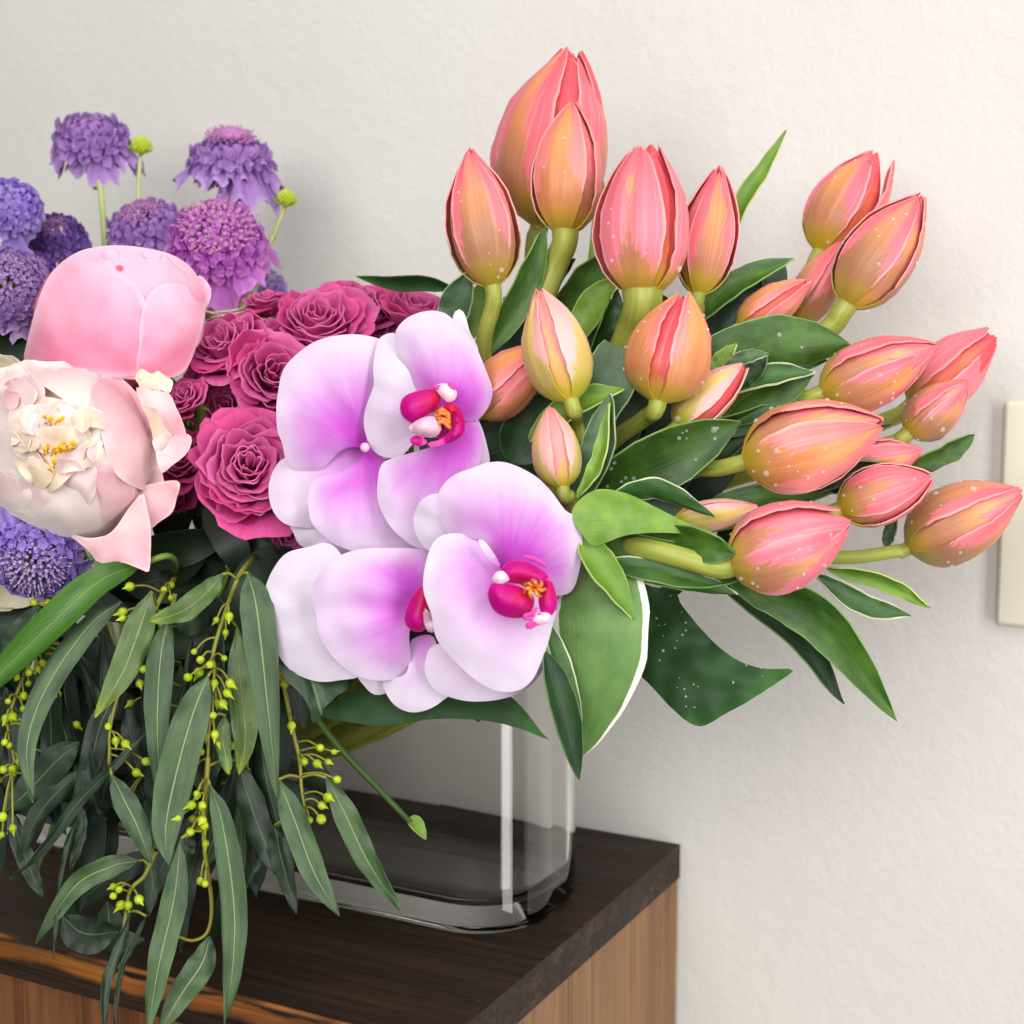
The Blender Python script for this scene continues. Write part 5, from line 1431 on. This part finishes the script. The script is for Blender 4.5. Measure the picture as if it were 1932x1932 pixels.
sprig('eucalyptus sprig at the left edge with bright pods on a yellow twig',
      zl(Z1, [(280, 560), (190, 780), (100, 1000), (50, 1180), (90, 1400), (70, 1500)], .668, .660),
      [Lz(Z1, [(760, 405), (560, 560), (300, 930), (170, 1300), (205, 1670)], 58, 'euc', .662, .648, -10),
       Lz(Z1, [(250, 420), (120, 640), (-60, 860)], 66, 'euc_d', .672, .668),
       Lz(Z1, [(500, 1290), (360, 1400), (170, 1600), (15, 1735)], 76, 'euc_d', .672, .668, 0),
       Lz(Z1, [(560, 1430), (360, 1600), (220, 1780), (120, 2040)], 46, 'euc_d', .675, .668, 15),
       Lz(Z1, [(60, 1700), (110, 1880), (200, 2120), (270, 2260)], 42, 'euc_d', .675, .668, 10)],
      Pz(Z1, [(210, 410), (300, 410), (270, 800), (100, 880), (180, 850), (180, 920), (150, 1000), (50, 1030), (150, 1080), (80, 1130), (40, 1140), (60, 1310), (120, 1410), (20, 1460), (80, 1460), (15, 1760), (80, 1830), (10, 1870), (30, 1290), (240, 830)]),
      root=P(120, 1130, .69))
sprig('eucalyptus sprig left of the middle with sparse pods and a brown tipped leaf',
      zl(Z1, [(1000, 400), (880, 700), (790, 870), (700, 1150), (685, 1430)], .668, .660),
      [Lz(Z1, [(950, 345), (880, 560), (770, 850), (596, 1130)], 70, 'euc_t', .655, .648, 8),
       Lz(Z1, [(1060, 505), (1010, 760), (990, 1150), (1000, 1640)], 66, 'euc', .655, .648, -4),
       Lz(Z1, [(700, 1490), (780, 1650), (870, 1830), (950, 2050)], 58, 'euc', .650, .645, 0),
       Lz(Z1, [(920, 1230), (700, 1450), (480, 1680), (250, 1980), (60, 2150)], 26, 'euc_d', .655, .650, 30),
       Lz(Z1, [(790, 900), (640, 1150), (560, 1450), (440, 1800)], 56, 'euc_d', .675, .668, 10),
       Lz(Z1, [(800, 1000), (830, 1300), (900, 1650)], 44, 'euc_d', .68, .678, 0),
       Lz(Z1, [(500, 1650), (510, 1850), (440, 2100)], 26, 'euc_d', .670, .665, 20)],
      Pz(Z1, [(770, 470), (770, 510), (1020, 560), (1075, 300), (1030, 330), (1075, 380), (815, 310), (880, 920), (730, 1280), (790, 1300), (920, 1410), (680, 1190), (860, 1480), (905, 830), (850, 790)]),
      root=P(330, 1090, .70))
sprig('eucalyptus sprig in front of the glass, right of the others',
      zl(Z3C, [(525, 480), (565, 680), (605, 860), (615, 1000), (635, 1130)], .668, .662),
      [Lz(Z3C, [(740, 950), (830, 1120), (950, 1370), (1122, 1632)], 58, 'euc', .660, .655, -10),
       Lz(Z3C, [(500, 960), (580, 1160), (680, 1430), (805, 1645)], 64, 'euc', .656, .650, 6),
       Lz(Z3C, [(480, 1190), (510, 1350), (590, 1635)], 50, 'euc_d', .665, .660, 15),
       Lz(Z3C, [(490, 1195), (420, 1350), (325, 1505)], 16, 'euc_d', .666, .662, 20)],
      Pz(Z3C, [(710, 800), (780, 820), (630, 870), (695, 880), (750, 870), (795, 960), (750, 1050), (720, 1090), (655, 1165), (715, 1160), (565, 690), (530, 480)]),
      root=P(520, 1240, .69))
sprig('lowest eucalyptus sprig, lying on the box top with a small pod cluster',
      zl(Z2, [(840, 450), (780, 580), (700, 670), (660, 900), (600, 1100)], .660, .650),
      [Lz(Z2, [(750, 500), (600, 530), (400, 640), (195, 945)], 54, 'euc', .662, .655, 10),
       Lz(Z2, [(700, 780), (630, 1000), (570, 1180), (565, 1440)], 26, 'euc_d', .650, .640, 10),
       Lz(Z2, [(790, 800), (700, 980), (640, 1150), (610, 1440)], 16, 'euc_d', .650, .640, 30),
       Lz(Z2, [(330, 790), (420, 880), (520, 900), (640, 880)], 86, 'euc_d', .685, .68, 20),
       Lz(Z2, [(580, 720), (590, 840), (640, 930), (780, 920)], 70, 'euc_d', .69, .685, 20),
       Lz(Z2, [(420, 260), (350, 480), (310, 760), (287, 1030)], 14, 'euc_d', .66, .655, 10),
       Lz(Z2, [(800, 440), (820, 620), (800, 800)], 36, 'euc_d', .668, .665, 10)],
      Pz(Z2, [(610, 640), (610, 690), (650, 740), (690, 740), (750, 710), (640, 655)]))

o = thing('glossy_leaf', P(250, 1075, .665), 'bright green arching leaf sweeping down to the left edge', 'leaf')
ribbon('blade', o, [(262, 1066, .668), (190, 1095, .655), (110, 1165, .650), (0, 1272, .65), (-40, 1310, .65)], 62, M['euc_y'], 8, 28, .0006, roll=-14, arch=.3, prof='lance')
stem(o, [P(258, 1066, .668), P(330, 1060, .69), in_vase(-.3, -.2, .13), in_vase(-.2, 0, .06)], .0015, .0015, M['dstem'], 'stalk')
o = thing('cut_stem', P(590, 1370, .70), 'single green stem with a leafy cut tip slanting down in front of the glass', 'stem')
stem(o, [P(585, 1340, .70), P(640, 1410, .70), P(720, 1495, .70), P(792, 1570, .705)], .0017, .0014, M['gstem'], 'stalk')
ribbon('leaf', o, [(770, 1545, .704), (785, 1555, .703), (804, 1584, .703)], 26, M['tleaf_l'], 4, 10, .0005, roll=20, arch=.4)

# ------------------------------------------------------------------ filler greenery deep between the flowers, shade put into its dark colours
def branch(label, x0, y0, x1, y1, d, n, seed, size=(150, 70), mats=('filler', 'filler', 'filler_e'), root=None, down=True, dspread=.02):
    rnd = random.Random(seed)
    cx_, cy_ = (x0 + x1) / 2, (y0 + y1) / 2
    o = thing('leafy_branch', P(cx_, y0, d), label, 'greenery', 'dark leafy branches filling the bouquet')
    e = root or in_vase(-.2, 0, .1)
    C = [P(cx_ + (x1 - x0) * .1 * rnd.uniform(-1, 1), y0 + (y1 - y0) * k / 4, d + .004 * k) for k in range(5)]
    stem(o, [e, e.lerp(C[0], .6) + Vector((0, 0, .03))] + C, .0018, .001, M['dstem'])
    for i in range(n):
        px, py = rnd.uniform(x0, x1), rnd.uniform(y0, y1)
        a = math.atan2(py - cy_, px - cx_) * .4 + (math.pi / 2 if down else -math.pi / 2) * .7 + rnd.uniform(-.7, .7)
        L = size[0] * rnd.uniform(.7, 1.2); dd = d + rnd.uniform(-dspread, dspread)
        dx, dy = math.cos(a) * L / 2, math.sin(a) * L / 2; k = rnd.uniform(-20, 20)
        ribbon('leaf', o, [(px - dx, py - dy, dd + .008), (px + k, py + k * .3, dd), (px + dx, py + dy, dd + .006)], size[1] * rnd.uniform(.7, 1.2), M[rnd.choice(mats)], 6, 14, .0005,
               roll=rnd.uniform(-35, 35), arch=rnd.uniform(-.3, .3), prof='broad')
    return o

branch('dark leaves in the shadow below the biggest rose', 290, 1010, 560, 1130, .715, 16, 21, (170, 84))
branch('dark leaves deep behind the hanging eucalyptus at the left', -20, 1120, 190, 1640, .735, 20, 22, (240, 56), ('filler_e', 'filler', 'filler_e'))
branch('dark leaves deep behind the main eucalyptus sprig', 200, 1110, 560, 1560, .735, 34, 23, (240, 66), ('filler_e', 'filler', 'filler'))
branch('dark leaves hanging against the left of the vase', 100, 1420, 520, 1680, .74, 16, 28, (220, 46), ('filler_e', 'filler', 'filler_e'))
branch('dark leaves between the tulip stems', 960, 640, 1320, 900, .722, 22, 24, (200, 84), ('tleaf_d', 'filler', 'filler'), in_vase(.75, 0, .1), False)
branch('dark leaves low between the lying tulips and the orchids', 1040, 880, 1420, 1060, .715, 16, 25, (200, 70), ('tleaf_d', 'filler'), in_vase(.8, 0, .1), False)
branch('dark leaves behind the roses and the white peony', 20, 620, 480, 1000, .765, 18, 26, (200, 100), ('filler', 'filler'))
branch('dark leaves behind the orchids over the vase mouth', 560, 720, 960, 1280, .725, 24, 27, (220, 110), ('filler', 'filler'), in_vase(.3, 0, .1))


# slender leaves hanging in the half shade (each on a twig of its own)
rl = random.Random(77)
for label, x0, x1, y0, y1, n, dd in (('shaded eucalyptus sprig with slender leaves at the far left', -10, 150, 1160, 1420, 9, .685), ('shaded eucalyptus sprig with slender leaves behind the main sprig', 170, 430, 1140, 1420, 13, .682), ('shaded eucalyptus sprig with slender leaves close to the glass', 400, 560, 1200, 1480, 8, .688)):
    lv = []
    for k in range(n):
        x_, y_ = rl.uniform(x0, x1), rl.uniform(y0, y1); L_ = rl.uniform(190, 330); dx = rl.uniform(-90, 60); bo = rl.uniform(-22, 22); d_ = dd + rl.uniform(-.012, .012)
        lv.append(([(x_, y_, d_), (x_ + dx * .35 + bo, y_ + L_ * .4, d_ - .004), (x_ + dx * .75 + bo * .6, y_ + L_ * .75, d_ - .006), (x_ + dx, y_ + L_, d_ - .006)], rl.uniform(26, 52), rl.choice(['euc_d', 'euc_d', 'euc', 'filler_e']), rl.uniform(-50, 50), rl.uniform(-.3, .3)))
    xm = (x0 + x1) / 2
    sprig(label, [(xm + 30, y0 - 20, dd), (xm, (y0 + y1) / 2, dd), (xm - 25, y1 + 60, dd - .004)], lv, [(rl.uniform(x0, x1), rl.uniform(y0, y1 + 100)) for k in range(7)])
